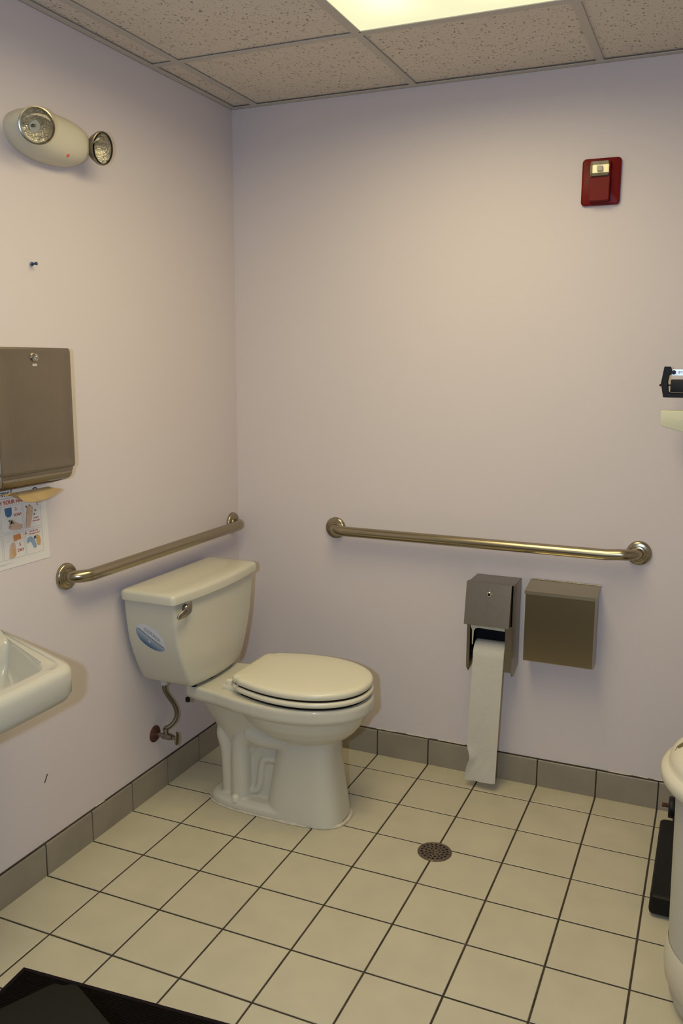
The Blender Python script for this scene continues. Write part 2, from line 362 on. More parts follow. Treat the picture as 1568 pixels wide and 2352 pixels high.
# ceiling: mineral boards + T bars
bm = BM(); box(bm, -0.1, RX + 0.1, RY - 0.1, 0.1, H + 0.045, H + 0.15, mi=0)
BX = [0.105 + 0.61 * k for k in range(5)]; BY = [-0.51 - 1.22 * k for k in range(3)]
cx = [0.0] + [b for b in BX if b < RX - .03] + [RX]; cy = [0.0] + BY + [RY]
for i in range(len(cx) - 1):
    for j in range(len(cy) - 1):
        if abs(cx[i] - 0.715) < 0.02 and j in (1, 2): continue
        box(bm, cx[i] + 0.001, cx[i + 1] - 0.001, cy[j + 1] + 0.001, cy[j] - 0.001, H + 0.0065, H + 0.022, bev=0.0015, seg=1)
ceil = struct(obj('ceiling', bm, M_ceil, None, 30))
bm = BM(); hw = 0.012
for b in BX:
    if b < RX: box(bm, b - hw, b + hw, RY, 0, H + 0.0005, H + 0.0038, bev=0.0007, seg=1)
for b in BY: box(bm, 0, RX, b - hw, b + hw, H + 0.0002, H + 0.0036, bev=0.0007, seg=1)
struct(obj('trim_2', bm, M_frame))
bm = BM()      # wall angle
for (a0, a1) in ((0.0, 0.575), (0.5755, RX)): box(bm, a0, a1, -0.022, 0, H - 0.001, H + 0.0015); 
for (a0, a1) in ((0.0, 0.575), (0.5755, RX)): box(bm, a0, a1, -0.0015, 0, H - 0.001, H + 0.02)
box(bm, 0, 0.022, RY, -0.022, H - 0.001, H + 0.0015); box(bm, 0, 0.0015, RY, -0.002, H - 0.001, H + 0.02)
struct(obj('trim_3', bm, M_frame))

# ceiling lights: the one in view, and an added unseen one that fills the lower walls
def ceiling_light(label, yc, power):
    cl = thing('ceiling_light', label, 'ceiling light', (1.02, yc, H))
    lx0, lx1, ly0, ly1 = 0.7275, 1.3125, yc - 0.5975, yc + 0.5975
    bm = BM()
    for (a, b, c, d) in ((lx0 - 0.001, lx0 + 0.005, ly0, ly1), (lx1 - 0.005, lx1 + 0.001, ly0, ly1), (lx0, lx1, ly0 - 0.001, ly0 + 0.005), (lx0, lx1, ly1 - 0.005, ly1 + 0.001)):
        box(bm, a, b, c, d, H + 0.0005, H + 0.035)
    box(bm, lx0, lx1, ly0, ly1, H + 0.03, H + 0.042)
    obj('frame', bm, M_frame, cl)
    bm = BM(); box(bm, lx0 + 0.004, lx1 - 0.004, ly0 + 0.004, ly1 - 0.004, H + 0.003, H + 0.006)
    df = obj('diffuser', bm, M_diff, cl)
    la = bpy.data.lights.new('fluorescent_tubes', 'AREA'); la.shape = 'RECTANGLE'; la.size = lx1 - lx0 - 0.02; la.size_y = ly1 - ly0 - 0.02
    la.energy = power; la.color = LAMP_COLOR; la.spread = math.radians(169)
    lo_ = bpy.data.objects.new('fluorescent_tubes', la); COL.objects.link(lo_); lo_.parent = cl; lo_.location = (0, 0, 0.0005)
ceiling_light('large rectangular fluorescent ceiling light glowing pale yellow at the top edge of the photo', -1.12, LAMP_POWER)
ceiling_light('added unseen fill light, a second ceiling fixture behind the camera, farther from the back wall', -2.34, FILL_LAMP_POWER)

# ------------------------------------------------------------------ wall marks
bm = BM(); prism(bm, [(-1.1375 - 0.0085, 0.288), (-1.1375 - 0.005, 0.287), (-1.1375 + 0.0085, 0.309), (-1.1375 + 0.005, 0.311)], 'x', -0.0005, 0.0006)
o = obj('scuff_mark', bm, M_scuff, wl)
bm = BM()
for k in range(9):
    x = 1.49 + 0.016 * k + random.uniform(-.006, .006); z1 = random.uniform(0.42, 0.62); z0 = z1 - random.uniform(0.05, 0.25)
    box(bm, x, x + 0.0018, -0.0004, 0.0005, z0, z1)
obj('pale_scratches', bm, M_whitescuff, wb)

# ------------------------------------------------------------------ grab bars
def grab_bar(label, a, b, out, along, loc):
    t = thing('grab_bar', label, 'grab bar', loc, None)
    a, b, out, along = Vector(a), Vector(b), Vector(out), Vector(along)
    D, r, rb = 0.057, 0.0185, 0.055
    pts = [a + out * 0.002, a + out * 0.006]
    for k in range(0, 9):
        th = k / 8 * PI / 2; pts.append(a + out * (D - rb + rb * math.sin(th)) + along * (rb - rb * math.cos(th)))
    L = (b - a).length
    for k in range(1, 24): pts.append(a + out * D + along * (rb + (L - 2 * rb) * k / 24))
    for k in range(0, 9):
        th = k / 8 * PI / 2; pts.append(b + out * (D - rb + rb * math.cos(th)) - along * (rb - rb * math.sin(th)))
    pts += [b + out * 0.006, b + out * 0.002]
    bm = BM(); tube(bm, pts, r, 32); obj('bar', bm, M_bar, t)
    for c in (a, b):
        bm = BM(); lathe(bm, [(0.0385, 0.0), (0.0405, 0.0), (0.0405, 0.006), (0.038, 0.0105), (0.033, 0.0125), (0.024, 0.0135), (0.0225, 0.017), (0.0190, 0.018)], c + out * 0.0005, out, 40)
        obj('flange', bm, M_bar, t, 50)
    return t
grab_bar('short brushed steel grab bar on the left wall above the toilet tank', (0, -1.012, 0.884), (0, -0.052, 0.884), (1, 0, 0), (0, 1, 0), (0, -0.53, 0.884))
g2 = grab_bar('long brushed steel grab bar on the back wall above the paper dispenser', (0.43, 0, 0.889), (1.532, 0, 0.893), (0, -1, 0), (1, 0, 0), (0.98, 0, 0.89))

# ------------------------------------------------------------------ toilet
YC = -0.505
TOI = thing('toilet', 'off-white two-piece toilet with closed lid standing by the left wall', 'toilet', (0.4, YC, 0))
def sup(x0, x1, hw, z, p=2.5, yc=YC, n=64, pf=None):
    """superellipse ring"""
    cx, a = (x0 + x1) / 2, (x1 - x0) / 2; o = []
    for k in range(n):
        t = 2 * PI * k / n; c, s = math.cos(t), math.sin(t)
        o.append((cx + a * math.copysign(abs(c) ** (2 / p), c), yc + hw * math.copysign(abs(s) ** (2 / p), s), z))
    return o
def egg(xb, xf, hw, z, xm=None, pb=2.2, yc=YC, n=72):
    xm = xm if xm is not None else xb + (xf - xb) * 0.45; o = []
    for k in range(n):
        t = 2 * PI * k / n; c, s = math.cos(t), math.sin(t)
        if c >= 0: x = xm + (xf - xm) * abs(c) ** (2 / 2.05); y = hw * math.copysign(abs(s) ** (2 / 2.05), s)
        else: x = xm - (xm - xb) * abs(c) ** (2 / pb); y = hw * math.copysign(abs(s) ** (2 / pb), s)
        o.append((x, yc + y, z))
    return o
bm = BM()
# rim and bowl
loft(bm, [egg(0.45, 0.66, 0.092, 0.284), egg(0.405, 0.70, 0.122, 0.298), egg(0.370, 0.724, 0.146, 0.320), egg(0.338, 0.746, 0.164, 0.348), egg(0.318, 0.757, 0.173, 0.372), egg(0.308, 0.762, 0.176, 0.386),
          egg(0.30, 0.774, 0.186, 0.391), egg(0.295, 0.779, 0.190, 0.400), egg(0.295, 0.779, 0.190, 0.428), egg(0.30, 0.775, 0.186, 0.437)])
# deck behind the bowl
def deck(z, g=0.0):
    pts = []
    for (x, h) in ((0.140, 0.108), (0.155, 0.124), (0.20, 0.135), (0.28, 0.150), (0.36, 0.172), (0.44, 0.186), (0.52, 0.186)): pts.append((x + (g if x < 0.145 else 0), h - g))
    return [(x, YC - h, z) for x, h in pts] + [(x, YC + h, z) for x, h in pts[::-1]]
loft(bm, [deck(0.385, 0.012), deck(0.393, 0.004), deck(0.402, 0), deck(0.430, 0), deck(0.437, 0.004)])
# support under the deck down to the trapway pillar
loft(bm, [sup(0.262, 0.345, 0.050, 0.010), sup(0.258, 0.350, 0.050, 0.15), sup(0.246, 0.40, 0.056, 0.215), sup(0.215, 0.48, 0.072, 0.262), sup(0.180, 0.52, 0.092, 0.315), sup(0.152, 0.54, 0.110, 0.365), sup(0.142, 0.55, 0.118, 0.395)])
# two upright trapway ridges, the front one swings into the bowl
for sy in (-1, 1):
    yy = YC + sy * 0.050
    tube(bm, spline([(0.322, yy, 0.02), (0.322, yy, 0.10), (0.322, yy, 0.19), (0.330, yy, 0.240), (0.375, yy - sy * 0.0, 0.275), (0.44, yy, 0.285)], 6), 0.036, 20)
    tube(bm, spline([(0.268, yy * 1 + sy * -0.014, 0.02), (0.266, yy + sy * -0.014, 0.10), (0.262, yy + sy * -0.012, 0.19), (0.248, yy + sy * -0.012, 0.25), (0.262, YC + sy * 0.03, 0.30)], 6), 0.026, 20)
    # slim moulded loop on the recessed panel
    yz = YC + sy * 0.040
    tube(bm, spline([(0.34, yz, 0.060), (0.372, yz, 0.058), (0.390, yz, 0.085), (0.398, yz, 0.145), (0.410, yz, 0.178), (0.46, yz, 0.186)], 8), 0.0135, 14)
    # fairing under the bowl to the column
    tube(bm, spline([(0.36, YC + sy * 0.055, 0.275), (0.42, YC + sy * 0.06, 0.268), (0.50, YC + sy * 0.055, 0.268)], 6), 0.035, 16)
box(bm, 0.27, 0.55, YC - 0.040, YC + 0.040, 0.0, 0.30)
# front column
loft(bm, [sup(0.420, 0.694, 0.103, 0.0, 3.4), sup(0.424, 0.688, 0.100, 0.04, 3.3), sup(0.436, 0.676, 0.093, 0.12, 3.2), sup(0.450, 0.666, 0.088, 0.2, 3.1), sup(0.462, 0.662, 0.086, 0.27, 3.0), sup(0.46, 0.67, 0.09, 0.31, 2.6)])
# foot plate
loft(bm, [sup(0.190, 0.690, 0.101, 0.0, 3.2), sup(0.192, 0.688, 0.100, 0.022, 3.2), sup(0.200, 0.680, 0.092, 0.030, 3.2), sup(0.21, 0.67, 0.08, 0.036, 3.2)])
body = remesh(bm, 0.0038, 5)
for v in body.verts:
    if v.co.z < 0.0006: v.co.z = 0.0006
obj('bowl', body, M_china, TOI, 60)
# bolt caps
for sy in (-1, 1):
    bm = BM(); lathe(bm, [(0.0145, 0), (0.0145, 0.012), (0.013, 0.019), (0.008, 0.024), (0.0001, 0.0255)], (0.318, YC + sy * 0.084, 0.028), (0, 0, 1), 24); obj('bolt_cap', bm, M_seat, TOI)
# caulk bead round the foot
outl = sup(0.187, 0.700, 0.103, 0.0, 3.1, n=150)
bm = BM(); P = []; Rr = []
for k, p in enumerate(outl):
    P.append((p[0], p[1], 0.0025)); f = 1.45 if p[0] > 0.50 else 0.7
    Rr.append((0.0042 + random.uniform(-0.0012, 0.0016)) * f)
Rr = [(Rr[i - 1] + Rr[i] + Rr[(i + 1) % len(Rr)]) / 3 for i in range(len(Rr))]
tube(bm, P + [P[0]], Rr + [Rr[0]], 8)
for v in bm.verts: v.co.z = max(v.co.z, 0.0004)
o = obj('caulk_bead', bm, M_caulk, TOI); o['label'] = 'uneven cream caulk'
# seat and lid share an outline, flat at the back
def seat_ring(z, g=0.0, xb=0.328, xf=0.775, hb=0.127, hm=0.186):
    xm = 0.545; P = []
    n1 = 14
    for k in range(n1 + 1):
        x = xb + (xm - xb) * k / n1; t = (x - xb) / (xm - xb); P.append((x, hb + (hm - hb) * math.sin(t * PI / 2) ** 0.95))
    for k in range(1, 25):
        t = k / 24 * PI / 2; P.append((xm + (xf - xm) * math.sin(t) ** (2 / 2.1), hm * max(math.cos(t), 0) ** (2 / 2.1)))
    # round the back corner
    cr = 0.028; P2 = []
    for k in range(8):
        t = k / 7 * PI / 2; P2.append((xb + cr - cr * math.cos(t), hb - cr + 0.004 + cr * math.sin(t)))
    P = P2 + [p for p in P if p[0] > xb + cr]
    side = [(x, h) for x, h in P]
    Q = [(x, YC - h) for x, h in side] + [(x, YC + h) for x, h in side[:-1][::-1]]
    cx, cyy = 0.55, YC; o = []
    for (x, y) in Q:
        d = Vector((x - cx, y - cyy)); l = d.length; d = d * ((l - g) / l); o.append((cx + d.x, cyy + d.y, z))
    return o
bm = BM(); loft(bm, [seat_ring(z, g) for z, g in ((0.4475, 0.012), (0.4490, 0.003), (0.453, 0.0), (0.4600, 0.0), (0.4640, 0.003), (0.4660, 0.008))]); obj('seat', bm, M_seat, TOI, 60)
bm = BM(); loft(bm, [seat_ring(z, g, xf=0.773, hm=0.185) for z, g in ((0.4725, 0.009), (0.474, 0.003), (0.477, 0.001), (0.486, 0.0), (0.4915, 0.0025), (0.4950, 0.008), (0.4970, 0.020), (0.4985, 0.06), (0.4992, 0.12))]); obj('lid', bm, M_seat, TOI, 60)
bm = BM(); loft(bm, [seat_ring(z, g) for z, g in ((0.4365, 0.016), (0.449, 0.016))]); obj('seat_gap_shade', bm, M_blackm, TOI)  # black filler ring standing in for the shade in the gap under the seat
bm = BM(); loft(bm, [seat_ring(z, g) for z, g in ((0.465, 0.009), (0.475, 0.009))]); obj('lid_gap_shade', bm, M_blackm, TOI)  # black filler ring, the dark shade line between seat and lid
for sy in (-1, 1):
    bm = BM(); box(bm, 0.290, 0.345, YC + sy * 0.098 - 0.014, YC + sy * 0.098 + 0.014, 0.436, 0.452, bev=0.003); box(bm, 0.300, 0.325, YC + sy * 0.098 - 0.012, YC + sy * 0.098 + 0.012, 0.436, 0.470, bev=0.005)
    obj('hinge', bm, M_seat, TOI)
# tank
YT = -0.52
def tank_ring(x0, x1, hw, z, bow=0.016, r=0.022, hb=None):
    hb = hb if hb is not None else hw; P = []
    for k in range(7):
        t = k / 6 * PI / 2; P.append((x1 - r + r * math.sin(t), hw - r + r * math.cos(t)))          # far front corner
    for k in range(1, 16):
        y = (hw - r) * (1 - 2 * k / 16); P.append((x1 + bow * (1 - (y / (hw - r)) ** 2), y))
    for k in range(7):
        t = k / 6 * PI / 2; P.append((x1 - r + r * math.cos(t), -(hw - r) - r * math.sin(t)))
    for k in range(1, 6): t = k / 6; P.append((x1 - r + (x0 + r - x1 + r) * t, -(hw + (hb - hw) * t)))
    for k in range(5):
        t = k / 4 * PI / 2; P.append((x0 + r - r * math.sin(t), -(hb - r) - r * math.cos(t)))
    for k in range(5):
        t = k / 4 * PI / 2; P.append((x0 + r - r * math.cos(t), (hb - r) + r * math.sin(t)))
    for k in range(1, 6): t = k / 6; P.append((x0 + r + (x1 - r - x0 - r) * t, (hb + (hw - hb) * t)))
    return [(x, YT + y, z) for x, y in P]
TK = [(0.450, 0.148, 0.203), (0.4525, 0.155, 0.208), (0.458, 0.162, 0.211), (0.475, 0.173, 0.212), (0.50, 0.187, 0.213), (0.53, 0.202, 0.213), (0.57, 0.219, 0.213), (0.62, 0.235, 0.213), (0.68, 0.245, 0.214), (0.72, 0.249, 0.215), (0.758, 0.252, 0.215)]
def hw_at(z):
    for a, b in zip(TK[:-1], TK[1:]):
        if a[0] <= z <= b[0]: return a[1] + (b[1] - a[1]) * (z - a[0]) / (b[0] - a[0])
    return TK[-1][1]
bm = BM(); loft(bm, [tank_ring(0.018, x1, h, z, r=0.011) for z, h, x1 in TK]); obj('tank', bm, M_china, TOI, 50)
bm = BM(); loft(bm, [tank_ring(0.016 + g, 0.226 - g, 0.268 - g, z, r=0.018, bow=0.020) for z, g in ((0.757, 0.004), (0.759, 0.0), (0.781, -0.001), (0.787, 0.002), (0.7905, 0.008), (0.7925, 0.022), (0.7955, 0.055), (0.797, 0.085))]); obj('tank_lid', bm, M_china, TOI, 50)
# tank bolts / gasket between tank and deck
for (x, y) in ((0.19, YT - 0.115), (0.19, YT + 0.115)):
    bm = BM(); lathe(bm, [(0.009, 0), (0.009, 0.014)], (x, y, 0.437), (0, 0, 1), 12); obj('rubber_pad', bm, M_blackm, TOI)
bm = BM()
lathe(bm, [(0.04, 0), (0.04, 0.014)], (0.165, YT - 0.02, 0.437), (0, 0, 1), 30); obj('gasket', bm, M_blackm, TOI)
bm = BM(); lathe(bm, [(0.008, 0), (0.008, 0.014), (0.004, 0.016)], (0.152, YC - 0.112, 0.384), (0, 0, -1), 12); obj('tank_bolt', bm, M_blackm, TOI)
# flush lever on the front near the left corner
xf = 0.2235
lv = BM(); lathe(lv, [(0.012, -0.004), (0.012, 0.006), (0.009, 0.010)], (xf, -0.722, 0.737), (1, 0, 0), 24)
prof = []
n = 18
for k in range(n + 1):
    t = k / n; y = -0.706 - 0.078 * t; hh = 0.0195 * (1 - 0.62 * t ** 1.2) if t < 1 else 0.001
    prof.append((y, hh, t))
rings = []
for y, hh, t in prof:
    zc = 0.741 - 0.020 * t; xo = xf + 0.012 + 0.006 * math.sin(t * PI); th = 0.005 * (1 - 0.3 * t)
    if t == 0: hh *= 0.7; th *= 0.6
    rings.append([(xo + th * math.cos(a), y, zc + hh * math.sin(a)) for a in [2 * PI * q / 16 for q in range(16)]])
loft(lv, rings); o = obj('flush_lever', lv, M_chromed, TOI, 50); o['label'] = 'worn chrome lever'
# oval sticker on the near side of the tank
def side_pt(x, z, off): return (x, YT - hw_at(z) - off, z)
SX, SZ, SA = 0.112, 0.633, math.radians(-34)
def st(u, v, off=0.0006):
    return side_pt(SX + u * math.cos(SA) - v * math.sin(SA), SZ + u * math.sin(SA) + v * math.cos(SA), off)
A_, B_ = 0.061, 0.039
def ell_grid(f, nu=24, nv=8, v0=-1, v1=1):
    t = bmesh.new(); G = []
    for j in range(nv + 1):
        v = v0 + (v1 - v0) * j / nv; w = math.sqrt(max(1 - v * v, 0)); row = []
        for i in range(nu + 1): row.append(t.verts.new(f(A_ * w * (2 * i / nu - 1), B_ * v)))
        G.append(row)
    for j in range(nv):
        for i in range(nu):
            try: t.faces.new((G[j][i], G[j][i + 1], G[j + 1][i + 1], G[j + 1][i]))
            except Exception: pass
    bmesh.ops.remove_doubles(t, verts=t.verts, dist=1e-6)
    return t
M_stickb = mat('sticker_blue', (0.2, 0.3, 0.4), rough=0.4)
nt = M_stickb.node_tree; geo = nt.nodes.new('ShaderNodeTexCoord'); dv = nt.nodes.new('ShaderNodeVectorMath'); dv.operation = 'DOT_PRODUCT'
nt.links.new(geo.outputs['Object'], dv.inputs[0]); dv.inputs[1].default_value = (-math.sin(SA), 0, math.cos(SA))
mr = nt.nodes.new('ShaderNodeMapRange')
c0 = (SX - 0.4) * -math.sin(SA) + SZ * math.cos(SA)
mr.inputs['From Min'].default_value = c0 - 0.034; mr.inputs['From Max'].default_value = c0 - 0.004; nt.links.new(dv.outputs['Value'], mr.inputs['Value'])
cr = nt.nodes.new('ShaderNodeValToRGB'); cr.color_ramp.elements[0].color = (0.045, 0.12, 0.25, 1); cr.color_ramp.elements[1].color = (0.36, 0.42, 0.47, 1)
nt.links.new(mr.outputs[0], cr.inputs[0]); nt.links.new(cr.outputs[0], nt.nodes['Principled BSDF'].inputs['Base Color'])
stk = obj('sticker', ell_grid(st), M_stick, TOI); stk['label'] = 'oval pale and blue sticker'
obj('blue_print', ell_grid(lambda u, v: st(u, v, 0.0009), v0=-0.985, v1=-0.10), M_stickb, stk)
t = bmesh.new(); row = [[t.verts.new(st(u, -0.0015 + v, 0.0012)) for v in (-0.0014, 0.0014)] for u in [-0.055 + 0.11 * i / 20 for i in range(21)]]
for a, b in zip(row[:-1], row[1:]): t.faces.new((a[0], b[0], b[1], a[1]))
obj('dark_band', t, M_stickline, stk)
t = text_bm('GERBER', 0.0175)
for v in t.verts:
    u, w_ = v.co.x * 1.15, v.co.y + 0.0130 - (v.co.x / 0.06) ** 2 * 0.010; v.co = Vector(st(u, w_, 0.0012))
obj('sticker_lettering', t, M_stickg, stk)
t = bmesh.new(); bmesh.ops.create_circle(t, cap_ends=True, segments=16, radius=0.0038)
for v in t.verts: v.co = Vector(st(v.co.x + 0.002, v.co.y - 0.0165, 0.0013))
obj('pale_dot', t, M_stick, stk)

# ------------------------------------------------------------------ supply valve
VY, VZ = -0.603, 0.219
va = thing('water_supply_valve', 'rusty shut-off valve with braided hose on the left wall under the tank', 'valve', (0.0, VY, VZ))
bm = BM(); lathe(bm, [(0.030, 0), (0.029, 0.003), (0.022, 0.009), (0.013, 0.012), (0.010, 0.013)], (0.0005, VY, VZ), (1, 0, 0), 32); obj('escutcheon', bm, M_rust, va, 60)
bm = BM(); lathe(bm, [(0.008, 0.008), (0.008, 0.036), (0.0125, 0.037), (0.0125, 0.062), (0.010, 0.064), (0.010, 0.074), (0.006, 0.076), (0.005, 0.088)], (0, VY, VZ), (1, 0, 0), 20)
lathe(bm, [(0.008, 0), (0.008, 0.022), (0.0095, 0.023), (0.0095, 0.032)], (0.050, VY, VZ), (0.0, -0.15, 1), 16)
obj('valve_body', bm, M_chromed, va, 40)
bm = BM(); t = bmesh.new(); bmesh.ops.create_uvsphere(t, u_segments=28, v_segments=14, radius=1)
for v in t.verts: v.co = Vector((0.092 + v.co.x * 0.0055, VY + v.co.y * 0.012, VZ - 0.001 + v.co.z * 0.0255))
join(bm, t); obj('oval_handle', bm, M_chromed, va, 60)
hose = spline([(0.066, -0.628, 0.425), (0.066, -0.628, 0.402), (0.068, -0.610, 0.372), (0.072, -0.585, 0.335), (0.074, -0.572, 0.300), (0.070, -0.578, 0.272), (0.060, -0.597, 0.255), (0.050, -0.609, 0.252)], 8)
bm = BM(); tube(bm, hose, 0.0074, 14); obj('braided_hose', bm, M_braid, va, 60)
bm = BM(); lathe(bm, [(0.0115, 0), (0.0135, 0.003), (0.0135, 0.022), (0.0115, 0.024)], (0.066, -0.628, 0.421), (0, 0, 1), 10); obj('hose_nut', bm, M_nut, va, 20)
bm = BM(); lathe(bm, [(0.0125, 0), (0.0125, 0.0055)], (0.066, -0.628, 0.4447), (0, 0, 1), 16); obj('washer', bm, M_blackm, va)

# ------------------------------------------------------------------ paper roll dispenser (back wall)
TP = thing('toilet_paper_dispenser', 'stainless steel toilet paper dispenser with slanted hood under the long bar', 'paper dispenser', (1.065, 0, 0.43))
X0, X1, ZT = 0.987, 1.146, 0.766
bm = BM()
side = [(-0.001, ZT), (-0.118, ZT - 0.002), (-0.120, 0.60), (-0.118, 0.455), (-0.098, 0.434), (-0.001, 0.452)]
for a, b in ((X0, X0 + 0.0022), (X1 - 0.0022, X1)): prism(bm, side, 'x', a, b)
# folded front flanges
box(bm, X0, X0 + 0.011, -0.1215, -0.1195, 0.455, 0.62); box(bm, X1 - 0.024, X1, -0.1215, -0.1195, 0.455, 0.62)
box(bm, X0, X1, -0.118, -0.001, ZT - 0.0022, ZT); box(bm, X0, X1, -0.003, -0.001, 0.452, ZT)
obj('cabinet', bm, M_steelh, TP, 20)
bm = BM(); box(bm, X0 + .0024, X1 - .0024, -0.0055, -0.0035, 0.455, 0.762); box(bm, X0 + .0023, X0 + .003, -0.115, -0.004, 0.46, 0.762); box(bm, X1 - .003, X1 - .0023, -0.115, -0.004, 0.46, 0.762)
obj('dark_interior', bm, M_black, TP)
# hood: slants outwards
xa, xb = X0 - 0.004, X1 - 0.006
hd = [(-0.104, ZT + 0.0012), (-0.129, ZT + 0.0002), (-0.153, 0.622), (-0.151, 0.620), (-0.127, ZT - 0.003), (-0.104, ZT - 0.0008)]
bm = BM(); prism(bm, hd, 'x', xa, xb)
for a, b in ((xa, xa + 0.002), (xb - 0.002, xb)): prism(bm, [(-0.122, ZT - 0.004), (-0.128, ZT - 0.002), (-0.152, 0.622), (-0.122, 0.622)], 'x', a, b)
dr = obj('hood_door', bm, M_steelh, TP, 20)
nrm = Vector((0, -0.9863, -0.165)); 
bm = BM(); lathe(bm, [(0.0095, 0), (0.0095, 0.004), (0.0080, 0.0055), (0.0050, 0.0056), (0.0048, 0.002), (0.001, 0.002)], (1.065, -0.1341, 0.731), nrm, 28); lk = obj('lock', bm, M_chrome, dr, 30)
bm = BM(); lathe(bm, [(0.0045, 0), (0.0045, 0.0028)], (1.065, -0.1341, 0.731), nrm, 16); obj('keyhole', bm, M_blackm, lk)
# pale arched bracket behind the hood
bm = BM(); bk = [(X0 + 0.012, 0.625), (X1 - 0.026, 0.625), (X1 - 0.026, 0.600), (X0 + 0.040, 0.602), (X0 + 0.030, 0.599), (X0 + 0.024, 0.590), (X0 + 0.021, 0.540), (X0 + 0.0185, 0.540), (X0 + 0.0175, 0.592), (X0 + 0.012, 0.606)]
prism(bm, bk, 'y', -0.1195, -0.1165); obj('bracket', bm, M_cream, TP, 20)
bm = BM(); lathe(bm, [(0.006, 0), (0.006, X1 - X0 - 0.008)], (X0 + 0.004, -0.074, 0.500), (1, 0, 0), 14); obj('spindle', bm, M_black, TP)
bm = BM(); 
for px in (1.034, 1.047, 1.100):
    bm = BM(); box(bm, px, px + 0.008, -0.0075, -0.0055, 0.585, 0.590); obj('bright_rivet', bm, M_nut, TP)
# roll with a long tail
RL = thing('toilet_paper_roll', 'white toilet paper roll with a long tail hanging almost to the floor', 'toilet paper', (1.066, -0.068, 0.454))
rx0, rx1, ry, rz, rr = 1.010, 1.120, -0.074, 0.500, 0.047
bm = BM(); n = 56
def ringx(x, r): return [(x, ry + r * math.cos(2 * PI * k / n), rz + r * math.sin(2 * PI * k / n)) for k in range(n)]
loft(bm, [ringx(rx0, 0.019), ringx(rx0, rr - 0.002), ringx(rx0 + 0.002, rr), ringx(rx1 - 0.002, rr), ringx(rx1, rr - 0.002), ringx(rx1, 0.019)], cap=False)
loft(bm, [ringx(rx0, 0.019), ringx(rx1, 0.019)], cap=False)
obj('roll', bm, M_paper, RL, 40)
bm = BM(); t = bmesh.new(); cols = 12; rows = []
path = []
for k in range(8):
    a = PI * 0.62 + k / 7 * (PI - PI * 0.62); path.append((ry + (rr + 0.0012) * math.cos(a), rz + (rr + 0.0012) * math.sin(a)))
path[-1] = (ry - rr - 0.0012, rz)
L0 = 0.476; m_ = 46
for k in range(1, m_ + 1): path.append((ry - rr - 0.0014 - 0.003 * math.sin(k / m_ * 5) * k / m_ + 0.002 * k / m_, rz - L0 * k / m_))
for j, (py, pz) in enumerate(path):
    s = max(0, (rz - pz) / L0); row = []
    xl = rx0 + 0.001 - 0.014 * s + (0.012 * math.exp(-((s - 0.80) / 0.06) ** 2)) - 0.004 * math.exp(-((s - .97) / .06) ** 2)
    xr = rx1 - 0.001 - 0.013 * s
    for i in range(cols + 1):
        u = i / cols; fold = 0.006 * s * math.sin(u * 5.0 + s * 4) + 0.010 * math.exp(-((u) / 0.12) ** 2) * math.exp(-((s - 0.80) / 0.10) ** 2) + 0.0012 * math.sin(u * 17 + s * 30) * s
        zz = pz + (0.010 * s * u if s > 0.9 else 0.010 * s * u * max(0, (s - 0.5) / 0.4) if s > 0.5 else 0)
        row.append(t.verts.new((xl + (xr - xl) * u, py - fold, zz)))
    rows.append(row)
for a, b in zip(rows[:-1], rows[1:]):
    for i in range(cols): t.faces.new((a[i], a[i + 1], b[i + 1], b[i]))
bmesh.ops.recalc_face_normals(t, faces=t.faces)
bmesh.ops.solidify(t, geom=t.faces[:], thickness=0.0004)
join(bm, t); obj('tail', bm, M_paper, RL, 60)

# ------------------------------------------------------------------ sanitary napkin disposal
ND = thing('napkin_disposal_box', 'flat stainless steel disposal box with hinged lid right of the paper dispenser', 'disposal box', (1.30, 0, 0.48))
nx0, nx1 = 1.181, 1.416
bm = BM(); prism(bm, [(-0.0008, 0.758), (-0.098, 0.744), (-0.100, 0.742), (-0.100, 0.502), (-0.098, 0.500), (-0.0008, 0.487)], 'x', nx0 + 0.001, nx1 - 0.003, bev=0.0012, seg=1)
obj('box_body', bm, M_steel, ND, 20)
bm = BM(); prism(bm, [(-0.003, 0.768), (-0.1045, 0.7495), (-0.1045, 0.738), (-0.1025, 0.738), (-0.1025, 0.747), (-0.003, 0.7655)], 'x', nx0 - 0.002, nx1)
for a, b in ((nx0 - 0.002, nx0 - 0.0005), (nx1 - 0.0015, nx1)): prism(bm, [(-0.003, 0.767), (-0.1035, 0.748), (-0.1035, 0.738), (-0.003, 0.752)], 'x', a, b)
ld = obj('lid', bm, M_steellid, ND, 20)
bm = BM(); k = 0; xx = nx0 + 0.002
while xx < nx1 - 0.006: lathe(bm, [(0.0022, 0), (0.0022, 0.009)], (xx, -0.0032, 0.7685), (1, 0, 0), 8); xx += 0.0108
obj('piano_hinge', bm, M_chromed, ND)
for s_, px in (('NAPKIN', 1.262), ('DISPOSAL', 1.350)):
    t = text_bm(s_, 0.013, 0.0001); Mx = basis((px, -0.052, 0.7588), (1, 0, 0), (0, 1, 0.18)); bmesh.ops.transform(t, matrix=Mx, verts=t.verts)
    obj('embossed_lettering', t, M_steel, ld)

